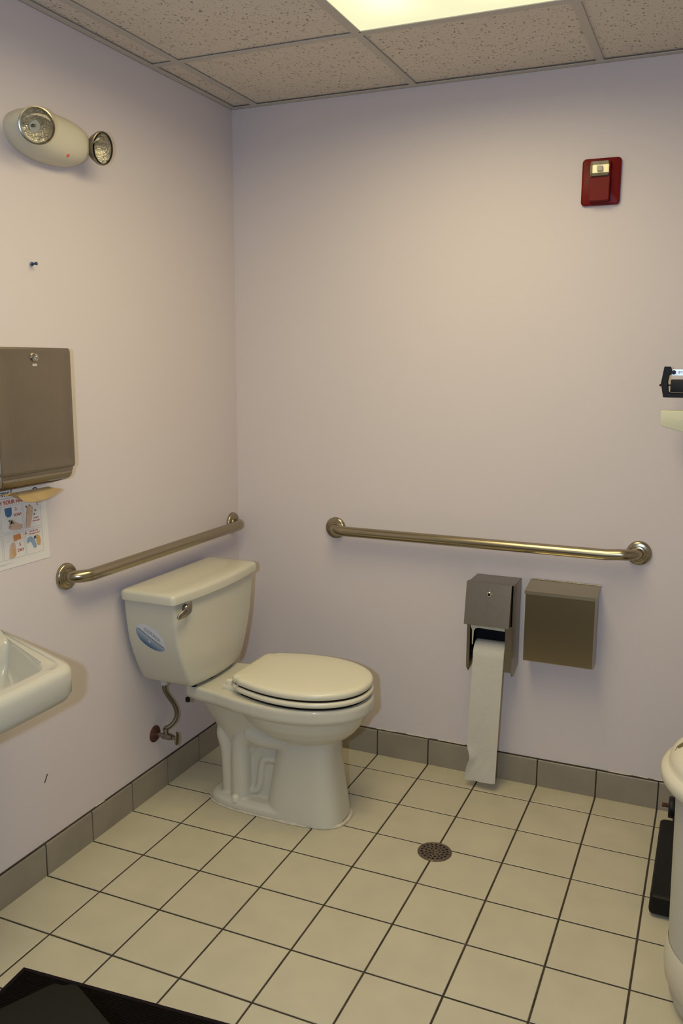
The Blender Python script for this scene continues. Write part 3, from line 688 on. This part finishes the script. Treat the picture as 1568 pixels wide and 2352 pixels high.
# ------------------------------------------------------------------ strobe
FS = thing('fire_alarm_strobe', 'red fire alarm strobe on the upper back wall', 'fire alarm', (1.346, 0, 2.01))
def rrect(cx, cz, w, h, r, y, n=6):
    P = []
    for (sx, sz, a0) in ((1, 1, 0), (-1, 1, PI / 2), (-1, -1, PI), (1, -1, 3 * PI / 2)):
        for k in range(n + 1):
            a = a0 + k / n * PI / 2; P.append((cx + sx * (w / 2 - r) + r * math.cos(a), y, cz + sz * (h / 2 - r) + r * math.sin(a)))
    return P
bm = BM(); loft(bm, [rrect(1.346, 2.080, 0.119, 0.142, 0.012, -0.0005), rrect(1.346, 2.080, 0.119, 0.142, 0.012, -0.010), rrect(1.346, 2.080, 0.116, 0.139, 0.011, -0.013), rrect(1.346, 2.080, 0.110, 0.133, 0.009, -0.0145)])
obj('backplate', bm, M_red, FS, 30)
bm = BM(); loft(bm, [rrect(1.345, 2.056, 0.064, 0.078, 0.004, -0.0140), rrect(1.345, 2.055, 0.062, 0.074, 0.004, -0.036), rrect(1.345, 2.055, 0.059, 0.070, 0.003, -0.039)])
box(bm, 1.314, 1.376, -0.026, -0.014, 2.088, 2.137, bev=0.002)
obj('horn_housing', bm, M_red, FS, 30)
bm = BM(); box(bm, 1.308, 1.300, -0.0150, -0.0144, 2.079, 2.084); obj('small_slot', bm, M_reddark, FS)
bm = BM(); loft(bm, [rrect(1.344, 2.113, 0.056, 0.046, 0.003, -0.0262), rrect(1.344, 2.113, 0.056, 0.046, 0.003, -0.043), rrect(1.344, 2.113, 0.050, 0.041, 0.003, -0.048)])
ln = obj('strobe_lens', bm, M_lensp, FS, 30); ln['label'] = 'clear lens'
bm = BM()
prism(bm, [(-0.0266, 2.0925), (-0.0266, 2.1345), (-0.041, 2.1345), (-0.028, 2.127), (-0.028, 2.103), (-0.042, 2.0935)], 'x', 1.320, 1.368)
obj('reflector', bm, M_steellid, ln, 20)
bm = BM(); box(bm, 1.3360, 1.3530, -0.041, -0.029, 2.107, 2.123, bev=0.002); obj('flash_tube', bm, M_cream, ln)

# ------------------------------------------------------------------ emergency light
EL = thing('emergency_light', 'cream emergency light with two round lamp heads high on the left wall', 'emergency light', (0, -1.01, 2.05))
bm = BM(); ey, ez = -1.012, 2.108; rings = []
n = 64
for (x, a, b) in ((0.0006, 0.143, 0.064), (0.012, 0.145, 0.066), (0.030, 0.143, 0.064), (0.048, 0.136, 0.058), (0.062, 0.124, 0.049), (0.071, 0.108, 0.038), (0.076, 0.085, 0.025), (0.078, 0.05, 0.012)):
    rings.append([(x, ey + a * math.copysign(abs(math.cos(2 * PI * k / n)) ** (2 / 2.5), math.cos(2 * PI * k / n)), ez + b * math.copysign(abs(math.sin(2 * PI * k / n)) ** (2 / 2.1), math.sin(2 * PI * k / n))) for k in range(n)])
loft(bm, rings); obj('housing', bm, M_cream, EL, 50)
bm = BM(); lathe(bm, [(0.0045, 0), (0.0045, 0.003), (0.003, 0.004)], (0.0655, -0.992, 2.066), (1, 0, -0.8), 12); obj('indicator_light', bm, M_redled, EL)
def lamp_head(c, d, r, base):
    c, d = Vector(c), Vector(d).normalized()
    bm = BM(); lathe(bm, [(0.012, -0.040), (r * 0.55, -0.034), (r * 0.86, -0.016), (r, -0.002), (r * 1.04, 0.0), (r * 1.04, 0.006), (r * 0.97, 0.007), (r * 0.95, 0.0), (r * 0.82, -0.014), (r * 0.5, -0.031), (0.004, -0.037)], c, d, 48)
    h = obj('lamp_head', bm, M_chromed, EL, 50)
    bm = BM(); lathe(bm, [(r * 0.948, -0.001), (r * 0.8, -0.0145), (r * 0.48, -0.030), (0.006, -0.036)], c, d, 22, cap=False); obj('reflector', bm, M_refl, h, 3)
    bm = BM(); lathe(bm, [(0.0035, -0.034), (0.0035, -0.020), (0.002, -0.017)], c, d, 12); obj('bulb', bm, M_chromed, h)
    bm = BM(); lathe(bm, [(r * 0.955, 0.001), (r * 0.955, 0.0035), (r * 0.8, 0.008), (r * 0.5, 0.0115), (0.001, 0.013), (0.001, 0.0105), (r * 0.5, 0.009), (r * 0.8, 0.0055)][:5] , c, d, 40); obj('lens', bm, M_glass, h, 60)
    bm = BM(); tube(bm, [Vector(base), c + d * -0.034], 0.015, 18); obj('swivel_neck', bm, M_cream, h)
lamp_head((0.105, -1.150, 2.101), (0.86, -0.56, -0.20), 0.0435, (0.045, -1.085, 2.110))
lamp_head((0.080, -0.868, 2.108), (0.98, -0.02, -0.16), 0.0435, (0.038, -0.895, 2.110))

# pushpin
PP = thing('push_pin', 'dark blue push pin in the left wall below the emergency light', 'push pin', (0, -1.084, 1.77))
bm = BM(); lathe(bm, [(0.0058, 0.004), (0.0058, 0.0055), (0.0035, 0.0075), (0.0030, 0.015), (0.0048, 0.0175), (0.0048, 0.0195)], (0, -1.084, 1.772), (1, 0.1, 0.05), 20); obj('pin_head', bm, M_pin, PP, 40)
bm = BM(); lathe(bm, [(0.0007, 0.0), (0.0007, 0.006)], (0, -1.084, 1.772), (1, 0.1, 0.05), 8); obj('pin_shaft', bm, M_chrome, PP)

# ------------------------------------------------------------------ towel dispenser
TD = thing('paper_towel_dispenser', 'stainless steel paper towel dispenser on the left wall at the left edge', 'towel dispenser', (0, -1.203, 1.18))
ty0, ty1 = -1.342, -1.064
def rect_ring(x0, x1, y0, y1, z, r=0.006, n=4):
    P = []
    for (sx, sy, a0) in ((1, 1, 0), (0, 1, PI / 2), (0, 0, PI), (1, 0, 3 * PI / 2)):
        for k in range(n + 1):
            a = a0 + k / n * PI / 2; P.append(((x1 - r if sx else x0 + r) + r * math.cos(a), (y1 - r if sy else y0 + r) + r * math.sin(a), z))
    return P
bm = BM(); loft(bm, [rect_ring(0.001, 0.100, ty0 + 0.004, ty1 - 0.004, 1.215, 0.005), rect_ring(0.001, 0.100, ty0 + 0.003, ty1 - 0.003, 1.545, 0.005)])
box(bm, 0.001, 0.099, ty0 + 0.002, ty1 - 0.002, 1.545, 1.5475, bev=0.001)
obj('cabinet', bm, M_steelh, TD, 30)
bm = BM()   # pillowed front door with rolled edges
dn = 14
def door_ring(x, g, r):
    P = []; y0, y1, z0, z1 = ty0 + g, ty1 - g, 1.2235 + g, 1.5475 - g
    for (sy, sz, a0) in ((1, 1, 0), (0, 1, PI / 2), (0, 0, PI), (1, 0, 3 * PI / 2)):
        for k in range(6):
            a = a0 + k / 5 * PI / 2; P.append((x, (y1 - r if sy else y0 + r) + r * math.cos(a), (z1 - r if sz else z0 + r) + r * math.sin(a)))
    return P
loft(bm, [door_ring(0.088, 0.0, 0.006), door_ring(0.1015, 0.0, 0.008), door_ring(0.1045, 0.0025, 0.008), door_ring(0.1050, 0.006, 0.008), door_ring(0.1040, 0.012, 0.008), door_ring(0.1045, 0.05, 0.01), door_ring(0.105, 0.10, 0.01)])
dd = obj('door', bm, M_steelh, TD, 40)
bm = BM(); lathe(bm, [(0.0115, 0), (0.0115, 0.003), (0.0095, 0.0065), (0.006, 0.0075), (0.0045, 0.0068), (0.0035, 0.004), (0.0005, 0.004)], (0.1035, -1.203, 1.5225), (1, 0, 0), 28); obj('lock', bm, M_chrome, dd, 40)
bm = BM(); box(bm, 0.102, 0.1052, -1.210, -1.194, 1.500, 1.506, bev=0.0004, seg=1); obj('stamped_mark', bm, M_nut, dd)
# curved lip under the door
prof = [(0.100, 1.222), (0.0985, 1.214), (0.101, 1.208), (0.096, 1.199), (0.086, 1.191), (0.078, 1.189), (0.078, 1.191), (0.085, 1.193), (0.094, 1.201), (0.0985, 1.209), (0.096, 1.214), (0.097, 1.222)]
bm = BM()
def P3(p, y): return (p[0], y, p[1])
loft(bm, [[P3(p, ty0 + 0.012) for p in prof], [P3(p, ty1 - 0.012) for p in prof]])
for yy in (ty0 + 0.010, ty1 - 0.012): prism(bm, [(0.002, 1.222), (0.100, 1.222), (0.0985, 1.208), (0.094, 1.198), (0.080, 1.189), (0.030, 1.176), (0.002, 1.176)], 'y', yy, yy + 0.002)
box(bm, 0.002, 0.030, ty0 + 0.012, ty1 - 0.012, 1.175, 1.178)
obj('lower_lip', bm, M_steelh, TD, 30)
# folded brown towel hanging out
bm = BM(); t = bmesh.new(); rows = []; nn = 20
sect = [(0.066, 1.173, 0.0), (0.067, 1.170, 0.1), (0.074, 1.166, 0.4), (0.088, 1.162, 0.75), (0.100, 1.159, 1.0)]
for (x, z, f) in sect:
    row = []
    for i in range(nn + 1):
        u = i / nn; y = -1.318 + (0.186 + 0.010 * f) * u
        sag = f * (0.020 * (1 - (2 * u - 1) ** 2) - 0.008)
        dip = f * 0.022 * math.exp(-((u - 0.10) / 0.10) ** 2)
        row.append(t.verts.new((x + f * 0.006 * math.sin(u * 3), y, z - sag + dip)))
    rows.append(row)
for a, b in zip(rows[:-1], rows[1:]):
    for i in range(nn): t.faces.new((a[i], a[i + 1], b[i + 1], b[i]))
bmesh.ops.recalc_face_normals(t, faces=t.faces); bmesh.ops.solidify(t, geom=t.faces[:], thickness=0.0005)
join(bm, t)
tag(obj('paper_towel', bm, M_brown, None, 60), 'brown paper towel hanging out of the steel dispenser', 'paper towel')
bm = BM(); box(bm, 0.032, 0.077, -1.325, -1.120, 1.189, 1.1925); obj('towel_stack', bm, M_brown, TD)

# ------------------------------------------------------------------ poster
PO = thing('hand_washing_poster', 'white hand washing poster with red text under the towel dispenser', 'poster', (0, -1.18, 0.957))
def WP(u, v, d=0.0):      # u = metres left of the right edge (negative y), v up from bottom; slight tilt
    a = math.radians(1.2); uu = -u; y = -1.071 + uu * math.cos(a) - v * math.sin(a) * 1.6; z = 0.955 + v * math.cos(a) + uu * math.sin(a) * -0.1
    return (0.0012 + d, y, z)
def sheet(pts, d, m, name, parent):
    t = bmesh.new(); t.faces.new([t.verts.new(WP(u, v, d)) for u, v in pts]); bmesh.ops.triangulate(t, faces=t.faces[:])
    return obj(name, t, m, parent)
bm = BM(); loft(bm, [[WP(u, v, -0.0008) for u, v in ((0, 0), (0.216, 0), (0.216, 0.279), (0, 0.279))], [WP(u, v, 0) for u, v in ((0, 0), (0.216, 0), (0.216, 0.279), (0, 0.279))]])
ps = obj('sheet', bm, M_poster, PO)
def rect(u0, u1, v0, v1): return [(u0, v0), (u1, v0), (u1, v1), (u0, v1)]
frames = []
def panel(u0, u1, v0, v1):
    t = bmesh.new(); w = 0.0006
    for r in (rect(u0, u1, v0, v0 + w), rect(u0, u1, v1 - w, v1), rect(u0, u0 + w, v0, v1), rect(u1 - w, u1, v0, v1)):
        t.faces.new([t.verts.new(WP(a, b, 0.0003)) for a, b in r])
    obj('panel_frame', t, M_ink_grey, ps)
# columns (u from the right edge): 0.022-0.093, 0.096-0.172, 0.176-0.214 ; rows 0.022-0.093, 0.098-0.172
for (a, b) in ((0.024, 0.090), (0.095, 0.172), (0.177, 0.213)):
    panel(a, b, 0.024, 0.094); panel(a, b, 0.099, 0.172)
def ptext(s, u, v, size, m, d=0.0005, sx=1.0, bold=0.0, name='printed_text'):
    t = text_bm(s, size)
    for q in t.verts:
        q.co = Vector(WP(u - q.co.x * sx, v + q.co.y, d))
    if bold:
        t2 = t.copy(); bmesh.ops.translate(t2, verts=t2.verts, vec=(0.0001, bold, bold * 0.4)); join(t, t2)
    return obj(name, t, m, ps)
ptext('Germs?', 0.166, 0.206, 0.026, M_ink_navy, bold=0.0008)
ptext('WASH YOUR HANDS', 0.137, 0.1805, 0.0155, M_ink_red, sx=1.0, bold=0.0013)
sheet(rect(0.06, 0.213, 0.1915, 0.1923), 0.0004, M_ink_red, 'printed_line', ps)
# round badge top right
t = bmesh.new(); o1 = [t.verts.new(WP(0.040 + 0.014 * math.cos(a), 0.196 + 0.014 * math.sin(a), 0.0004)) for a in [2 * PI * k / 24 for k in range(24)]]
o2 = [t.verts.new(WP(0.040 + 0.0105 * math.cos(a), 0.196 + 0.0105 * math.sin(a), 0.0004)) for a in [2 * PI * k / 24 for k in range(24)]]
for k in range(24): t.faces.new((o1[k], o1[(k + 1) % 24], o2[(k + 1) % 24], o2[k]))
obj('round_badge', t, M_ink_navy, ps)
# panel 2: soap dispenser and hands
ptext('2.', 0.116, 0.160, 0.013, M_ink_red, bold=0.0006); ptext('SOAP', 0.113, 0.143, 0.011, M_ink_red, sx=1.05, bold=0.0007)
sheet([(0.158, 0.166), (0.132, 0.166), (0.133, 0.147), (0.138, 0.141), (0.149, 0.140), (0.156, 0.147)], 0.0005, M_ink_blue, 'printed_soap_dispenser', ps)
def blob(pts, m, nm, d=0.0005): sheet(pts, d, m, nm, ps)
blob([(0.150, 0.112), (0.146, 0.106), (0.130, 0.103), (0.108, 0.101), (0.098, 0.103), (0.098, 0.114), (0.112, 0.118), (0.126, 0.128), (0.134, 0.133), (0.138, 0.128), (0.133, 0.122), (0.144, 0.120)], M_ink_skin, 'printed_hands')
for (a, b, r) in ((0.143, 0.130, 0.004), (0.141, 0.122, 0.0035), (0.131, 0.122, 0.003), (0.142, 0.114, 0.0025)):
    blob([(a + r * math.cos(q), b + r * math.sin(q)) for q in [2 * PI * k / 8 for k in range(8)]], M_ink_green, 'printed_foam', 0.0007)
# panel 3: scrubbing hands
ptext('3.', 0.035, 0.162, 0.012, M_ink_red, bold=0.0006)
blob([(0.086, 0.101), (0.082, 0.120), (0.079, 0.145), (0.072, 0.160), (0.060, 0.163), (0.052, 0.154), (0.056, 0.138), (0.062, 0.118), (0.070, 0.101)], M_ink_skin, 'printed_hands')
blob([(0.079, 0.138), (0.076, 0.158), (0.070, 0.160), (0.072, 0.138)], M_ink_tan, 'printed_fingers', 0.0006)
for (a, b, r) in ((0.078, 0.160, 0.0035), (0.045, 0.145, 0.003), (0.050, 0.135, 0.003), (0.066, 0.162, 0.0028)):
    blob([(a + r * math.cos(q), b + r * math.sin(q)) for q in [2 * PI * k / 8 for k in range(8)]], M_ink_green, 'printed_foam', 0.0007)
ptext('scrub for', 0.043, 0.124, 0.006, M_ink_red, sx=1.0, bold=0.0004); ptext('20 seconds', 0.044, 0.116, 0.006, M_ink_red, sx=1.0, bold=0.0004)
# panel 5: dry
ptext('5.', 0.111, 0.059, 0.013, M_ink_red, bold=0.0006); ptext('DRY', 0.111, 0.043, 0.0115, M_ink_red, sx=1.1, bold=0.0007)
blob([(0.135, 0.088), (0.108, 0.090), (0.106, 0.074), (0.120, 0.073), (0.133, 0.070)], M_ink_orange, 'printed_towel')
blob([(0.155, 0.026), (0.152, 0.050), (0.146, 0.062), (0.140, 0.070), (0.130, 0.066), (0.128, 0.050), (0.131, 0.034), (0.136, 0.026)], M_ink_skin, 'printed_hands')
blob([(0.142, 0.030), (0.142, 0.050), (0.131, 0.050), (0.128, 0.034), (0.134, 0.028)], M_ink_tan, 'printed_fingers', 0.0006)
# panel 6: turn off tap
ptext('6.', 0.086, 0.086, 0.012, M_ink_red, bold=0.0006); ptext('turn off water', 0.057, 0.0885, 0.0062, M_ink_red, bold=0.0004); ptext('with paper towel', 0.056, 0.0815, 0.0060, M_ink_red, bold=0.0004)
blob([(0.086, 0.066), (0.078, 0.074), (0.068, 0.074), (0.057, 0.064), (0.050, 0.048), (0.050, 0.040), (0.060, 0.038), (0.066, 0.050), (0.072, 0.060), (0.085, 0.056)], M_ink_lblue, 'printed_tap')
blob([(0.053, 0.074), (0.045, 0.076), (0.036, 0.070), (0.032, 0.056), (0.036, 0.043), (0.046, 0.045), (0.050, 0.058)], M_ink_tan, 'printed_hand', 0.0006)
blob([(0.059, 0.072), (0.051, 0.073), (0.050, 0.066), (0.057, 0.064)], M_ink_navy, 'printed_knob', 0.0007)
sheet(rect(0.150, 0.213, 0.014, 0.0147), 0.0004, M_ink_grey, 'printed_line', ps); sheet(rect(0.165, 0.213, 0.011, 0.0116), 0.0004, M_ink_grey, 'printed_line', ps)

# ------------------------------------------------------------------ pedestal sink
SK = thing('sink', 'white china pedestal sink cut off by the left edge of the photo', 'sink', (0.2, -1.60, 0))
sc = -1.60
def sink_ring(z, g, back=0.0, n=10):
    """tapered basin outline, inset g"""
    C = [(0.004 + back, -0.325 + g), (0.004 + back, 0.325 - g), (0.386 - g, 0.180 - g * 0.8), (0.392 - g, 0.0), (0.386 - g, -0.180 + g * 0.8)]
    rad = [0.02, 0.02, 0.045, 0.45, 0.045]; P = []
    m = len(C)
    for i in range(m):
        p0, p, p1 = Vector(C[i - 1]), Vector(C[i]), Vector(C[(i + 1) % m]); a = (p0 - p).normalized(); b = (p1 - p).normalized()
        tt = min(rad[i], (p0 - p).length * 0.42, (p1 - p).length * 0.42)
        A, B = p + a * tt, p + b * tt
        for k in range(n + 1):
            t = k / n; q = A * (1 - t) ** 2 + p * 2 * t * (1 - t) + B * t * t; P.append((q.x, sc + q.y, z))
    return P
bm = BM()
loft(bm, [sink_ring(0.67, 0.165), sink_ring(0.685, 0.12), sink_ring(0.710, 0.055), sink_ring(0.720, 0.018), sink_ring(0.724, 0.009), sink_ring(0.738, 0.002), sink_ring(0.784, 0.0), sink_ring(0.795, 0.003), sink_ring(0.802, 0.009), sink_ring(0.805, 0.018),
          sink_ring(0.805, 0.024, 0.02), sink_ring(0.8035, 0.027, 0.025), sink_ring(0.8005, 0.029, 0.03), sink_ring(0.8000, 0.050, 0.06), sink_ring(0.7985, 0.054, 0.075), sink_ring(0.795, 0.057, 0.08), sink_ring(0.785, 0.062, 0.085), sink_ring(0.74, 0.075, 0.09), sink_ring(0.715, 0.095, 0.10), sink_ring(0.702, 0.120, 0.12)])
obj('basin', bm, M_sink, SK, 50)
bm = BM(); box(bm, 0.004, 0.045, sc - 0.26, sc + 0.26, 0.80, 0.835, bev=0.010, seg=3); obj('backsplash', bm, M_sink, SK)
bm = BM(); loft(bm, [sup(0.06, 0.20, 0.075, 0.0, 2.5, sc - .03), sup(0.07, 0.19, 0.068, 0.05, 2.5, sc - .03), sup(0.08, 0.19, 0.06, 0.3, 2.5, sc - .03), sup(0.07, 0.21, 0.06, 0.66, 2.5, sc - .03)]); obj('pedestal', bm, M_sink, SK, 50)
bm = BM(); lathe(bm, [(0.022, 0), (0.018, 0.02), (0.013, 0.025), (0.013, 0.10)], (0.075, sc, 0.805), (0, 0, 1), 24); tube(bm, spline([(0.075, sc, 0.89), (0.11, sc, 0.915), (0.17, sc, 0.90), (0.185, sc, 0.875)], 6), 0.010, 16)
obj('faucet', bm, M_chrome, SK, 50)

# ------------------------------------------------------------------ floor drain
DR = thing('floor_drain', 'round perforated metal floor drain set in the tiles', 'floor drain', (1.0245, -0.571, 0.0))
dx, dy, R0 = 1.0245, -0.571, 0.0535
bm = BM(); t = bmesh.new()
def circ(cx, cy, r, n, z=0.0026):
    vs = [t.verts.new((cx + r * math.cos(2 * PI * k / n), cy + r * math.sin(2 * PI * k / n), z)) for k in range(n)]
    return [t.edges.new((vs[k], vs[(k + 1) % n])) for k in range(n)]
E_ = circ(dx, dy, R0 - 0.0045, 64)
for (cnt, rad, hr, ph) in ((3, 0.0062, 0.0023, 0.3), (8, 0.0165, 0.0033, 0.1), (13, 0.0280, 0.0037, 0.2), (18, 0.0405, 0.0042, 0.0)):
    for k in range(cnt): E_ += circ(dx + rad * math.cos(2 * PI * k / cnt + ph), dy + rad * math.sin(2 * PI * k / cnt + ph), hr, 10)
bmesh.ops.triangle_fill(t, edges=t.edges[:], use_beauty=True)
ex = bmesh.ops.extrude_face_region(t, geom=t.faces[:]); bmesh.ops.translate(t, verts=[v for v in ex['geom'] if isinstance(v, bmesh.types.BMVert)], vec=(0, 0, -0.0012))
join(bm, t); obj('grate', bm, M_drain, DR, 30)
bm = BM(); n = 64
def cz(r, z): return [(dx + r * math.cos(2 * PI * k / n), dy + r * math.sin(2 * PI * k / n), z) for k in range(n)]
loft(bm, [cz(R0 - 0.0044, 0.0006), cz(R0 - 0.0044, 0.0026), cz(R0 - 0.003, 0.0036), cz(R0 - 0.001, 0.0034), cz(R0, 0.0020), cz(R0, 0.0002)], cap=False); obj('rim', bm, M_drain, DR, 50)
bm = BM(); lathe(bm, [(R0 - 0.004, 0.0003), (R0 - 0.004, 0.0007)], (dx, dy, 0), (0, 0, 1), 48); obj('drain_cup', bm, M_hole, DR)

# ------------------------------------------------------------------ physician's scale (right edge)
PS = thing('physician_scale', 'black balance-beam weighing scale standing by the back wall at the right edge', 'weighing scale', (1.80, -0.35, 0))
bm = BM(); loft(bm, [rect_ring(1.664, 1.945, -0.635, -0.185, 0.012, 0.012), rect_ring(1.662, 1.947, -0.637, -0.183, 0.020, 0.014), rect_ring(1.664, 1.945, -0.633, -0.186, 0.060, 0.014), rect_ring(1.669, 1.940, -0.626, -0.192, 0.066, 0.012)])
obj('platform', bm, M_blackm, PS, 40)
for (x, y) in ((1.69, -0.60), (1.92, -0.60), (1.69, -0.22), (1.92, -0.22)):
    bm = BM(); lathe(bm, [(0.016, 0.0005), (0.014, 0.013)], (x, y, 0), (0, 0, 1), 16); obj('rubber_foot', bm, M_black, PS)
bm = BM(); box(bm, 1.700, 1.92, -0.185, -0.085, 0.015, 0.060, bev=0.008)
obj('rear_base', bm, M_blackm, PS)
for xx in (1.682, 1.925):
    bm = BM(); lathe(bm, [(0.012, -0.010), (0.033, -0.010), (0.035, -0.007), (0.035, 0.007), (0.033, 0.010), (0.012, 0.010)], (xx + 0.012, -0.105, 0.068), (1, 0, 0), 28); wv = obj('caster', bm, M_black, PS, 40)
    bm = BM(); lathe(bm, [(0.007, 0), (0.007, 0.022)], (xx + 0.003, -0.105, 0.072), (-1, 0, 0), 14); obj('axle', bm, M_rust, wv)
bm = BM(); loft(bm, [rect_ring(1.80, 1.86, -0.16, -0.12, 0.055, 0.006), rect_ring(1.80, 1.86, -0.16, -0.12, 1.42, 0.006)]); obj('column', bm, M_scalecream, PS)
# cream housing with slanted underside
bm = BM(); prism(bm, [(1.580, 1.374), (1.580, 1.328), (1.70, 1.296), (1.96, 1.296), (2.06, 1.328), (2.06, 1.374)], 'y', -0.175, -0.125, bev=0.003); hs = obj('beam_housing', bm, M_scalecream, PS, 30)
t = text_bm('weight', 0.020, 0.0004); bmesh.ops.transform(t, matrix=basis((1.655, -0.1752, 1.345), (1, 0, 0), (0, 0, 1)), verts=t.verts); obj('raised_lettering', t, M_scalecream, hs)
# black beam frame with angular ends
fr = [(1.581, 1.505), (1.598, 1.505), (1.602, 1.497), (1.6015, 1.481), (1.5965, 1.480), (1.5935, 1.460), (1.597, 1.430), (1.603, 1.426), (1.70, 1.426), (1.70, 1.413), (1.583, 1.413), (1.574, 1.455)]
bm = BM(); prism(bm, fr, 'y', -0.166, -0.134, bev=0.0012, seg=1)
prism(bm, [(3.64 - a, b) for a, b in fr], 'y', -0.166, -0.134, bev=0.0012, seg=1); box(bm, 1.69, 1.95, -0.166, -0.134, 1.413, 1.426)
obj('beam_frame', bm, M_blackm, PS, 30)
bm = BM(); box(bm, 1.604, 2.036, -0.158, -0.150, 1.479, 1.497); fb = obj('upper_beam', bm, M_silver, PS)
bm = BM(); lathe(bm, [(0.0065, 0), (0.0065, 0.012)], (1.6085, -0.157, 1.488), (0, -1, 0), 18); obj('stop_knob', bm, M_black, fb)
for i, s_ in enumerate(('IM', 'T', '1', '2', '3', '4', '5')):
    t = text_bm(s_, 0.013, 0.0002); bmesh.ops.transform(t, matrix=basis((1.626 + 0.013 * i, -0.1583, 1.4875), (1, 0, 0), (0, 0, 1)), verts=t.verts); obj('beam_lettering', t, M_black, fb)
bm = BM(); box(bm, 1.602, 1.76, -0.170, -0.135, 1.428, 1.467, bev=0.002); obj('large_weight', bm, M_black, PS)
bm = BM(); lathe(bm, [(0.0024, 0), (0.0024, 0.05)], (1.571, -0.15, 1.4495), (1, 0, 0), 12); lathe(bm, [(0.0036, 0), (0.0036, 0.005)], (1.5695, -0.15, 1.4495), (1, 0, 0), 12); obj('pivot_pin', bm, M_rust, PS)

# ------------------------------------------------------------------ round bin
CN = thing('trash_can', 'cream round trash can with domed lid at the right edge', 'trash can', (1.902, -0.93, 0))
bx, by = 1.902, -0.93
bm = BM(); lathe(bm, [(0.150, 0.0008), (0.160, 0.006), (0.172, 0.035), (0.178, 0.09), (0.181, 0.20), (0.184, 0.35), (0.187, 0.50), (0.190, 0.565), (0.184, 0.572)], (bx, by, 0), (0, 0, 1), 80); obj('body', bm, M_canb, CN, 50)
bm = BM(); lathe(bm, [(0.176, 0.06), (0.184, 0.075), (0.1875, 0.11), (0.186, 0.15), (0.181, 0.165)], (bx, by, 0), (0, 0, 1), 80, cap=False); obj('lower_band', bm, M_can, CN, 60)
bm = BM(); lathe(bm, [(0.192, 0.560), (0.216, 0.565), (0.2235, 0.575), (0.2245, 0.590), (0.220, 0.600), (0.211, 0.603), (0.2075, 0.606), (0.2065, 0.617), (0.202, 0.627), (0.192, 0.638), (0.17, 0.650), (0.13, 0.661), (0.08, 0.667), (0.001, 0.670)], (bx, by, 0), (0, 0, 1), 96); lidc = obj('lid', bm, M_can, CN, 50)
# printed mark: half lens shape with an E
LIDP = [(0.0, 0.670), (0.08, 0.667), (0.13, 0.661), (0.17, 0.650), (0.192, 0.638), (0.202, 0.627), (0.2065, 0.617), (0.21, 0.60)]
def lid_z(x, y):
    r = math.hypot(x - bx, y - by)
    for p, q in zip(LIDP[:-1], LIDP[1:]):
        if p[0] <= r <= q[0]: return p[1] + (q[1] - p[1]) * (r - p[0]) / (q[0] - p[0])
    return 0.6
lu = Vector((0.955, 0.29)); lvv = Vector((-0.29, 0.955)); lo = Vector((1.787, -0.921))
def LP(a, b, d=0.0): x = lo.x + lu.x * a + lvv.x * b; y = lo.y + lu.y * a + lvv.y * b; return (x, y, lid_z(x, y) + 0.0006 + d)
t = bmesh.new(); N = 20; top_ = []; 
rowA = [t.verts.new(LP(-0.085 + 0.17 * k / N, 0)) for k in range(N + 1)]; rowB = [t.verts.new(LP(-0.085 + 0.17 * k / N, 0.036 * math.sqrt(max(0, 1 - (2 * k / N - 1) ** 2)) + 0.0002)) for k in range(N + 1)]
for k in range(N): t.faces.new((rowA[k], rowA[k + 1], rowB[k + 1], rowB[k]))
mk = obj('printed_mark', t, M_canink, lidc)
t = text_bm('EKO', 0.042)
for v in t.verts: v.co = Vector(LP(v.co.x * 1.1 + 0.0, v.co.y * 0.62 + 0.0150, 0.0006))
obj('mark_lettering', t, M_can, mk)

# ------------------------------------------------------------------ black mat + dark grey bin
ang = math.radians(4.7); ca, sa = math.cos(ang), math.sin(ang)
def MP(u, v, z): return (0.235 + u * ca + v * sa, -1.498 + u * sa - v * ca, z)
bm = BM(); loft(bm, [[MP(u, v, z) for u, v in ((g, g), (1.25 - g, g), (1.25 - g, 1.52 - g), (g, 1.52 - g))] for z, g in ((0.0006, 0.0), (0.004, 0.0), (0.0045, 0.002))])
mt = obj('floor_mat', bm, M_matedge); tag(mt, 'black ribbed floor mat in the bottom left corner', 'floor mat')
bm = BM(); loft(bm, [[MP(u, v, z) for u, v in ((g, g), (1.25 - g, g), (1.25 - g, 1.52 - g), (g, 1.52 - g))] for z, g in ((0.0046, 0.012), (0.009, 0.014), (0.0095, 0.018))]); obj('ribbed_pile', bm, M_mat, mt)

rim_outline = [(0.614, -1.803), (0.620, -1.796), (0.628, -1.7935), (0.640, -1.793), (0.647, -1.787), (0.653, -1.7825), (0.662, -1.782), (0.676, -1.787), (0.790, -1.839),
               (0.800, -1.846), (0.802, -1.856), (0.690, -2.118), (0.680, -2.126), (0.668, -2.124), (0.512, -2.052), (0.505, -2.042), (0.507, -2.030)]
def shrink(P, g, z):
    cx = sum(p[0] for p in P) / len(P); cy = sum(p[1] for p in P) / len(P)
    cx, cy = 0.652, -1.95
    return [(cx + (p[0] - cx) * (1 - g), cy + (p[1] - cy) * (1 - g), z) for p in P]
gb = thing('wastebasket', 'dark grey plastic wastebasket standing on the black mat', 'wastebasket', (0.652, -1.95, 0.0097))
bm = BM(); loft(bm, [shrink(rim_outline, g, z) for z, g in ((0.0100, 0.22), (0.02, 0.20), (0.27, 0.05), (0.278, 0.045))]); obj('body', bm, M_dgrey, gb, 60)
bm = BM(); loft(bm, [shrink(rim_outline, g, z) for z, g in ((0.279, 0.01), (0.281, 0.0), (0.298, 0.0), (0.300, 0.012))]); obj('lid', bm, M_dgrey, gb, 60)
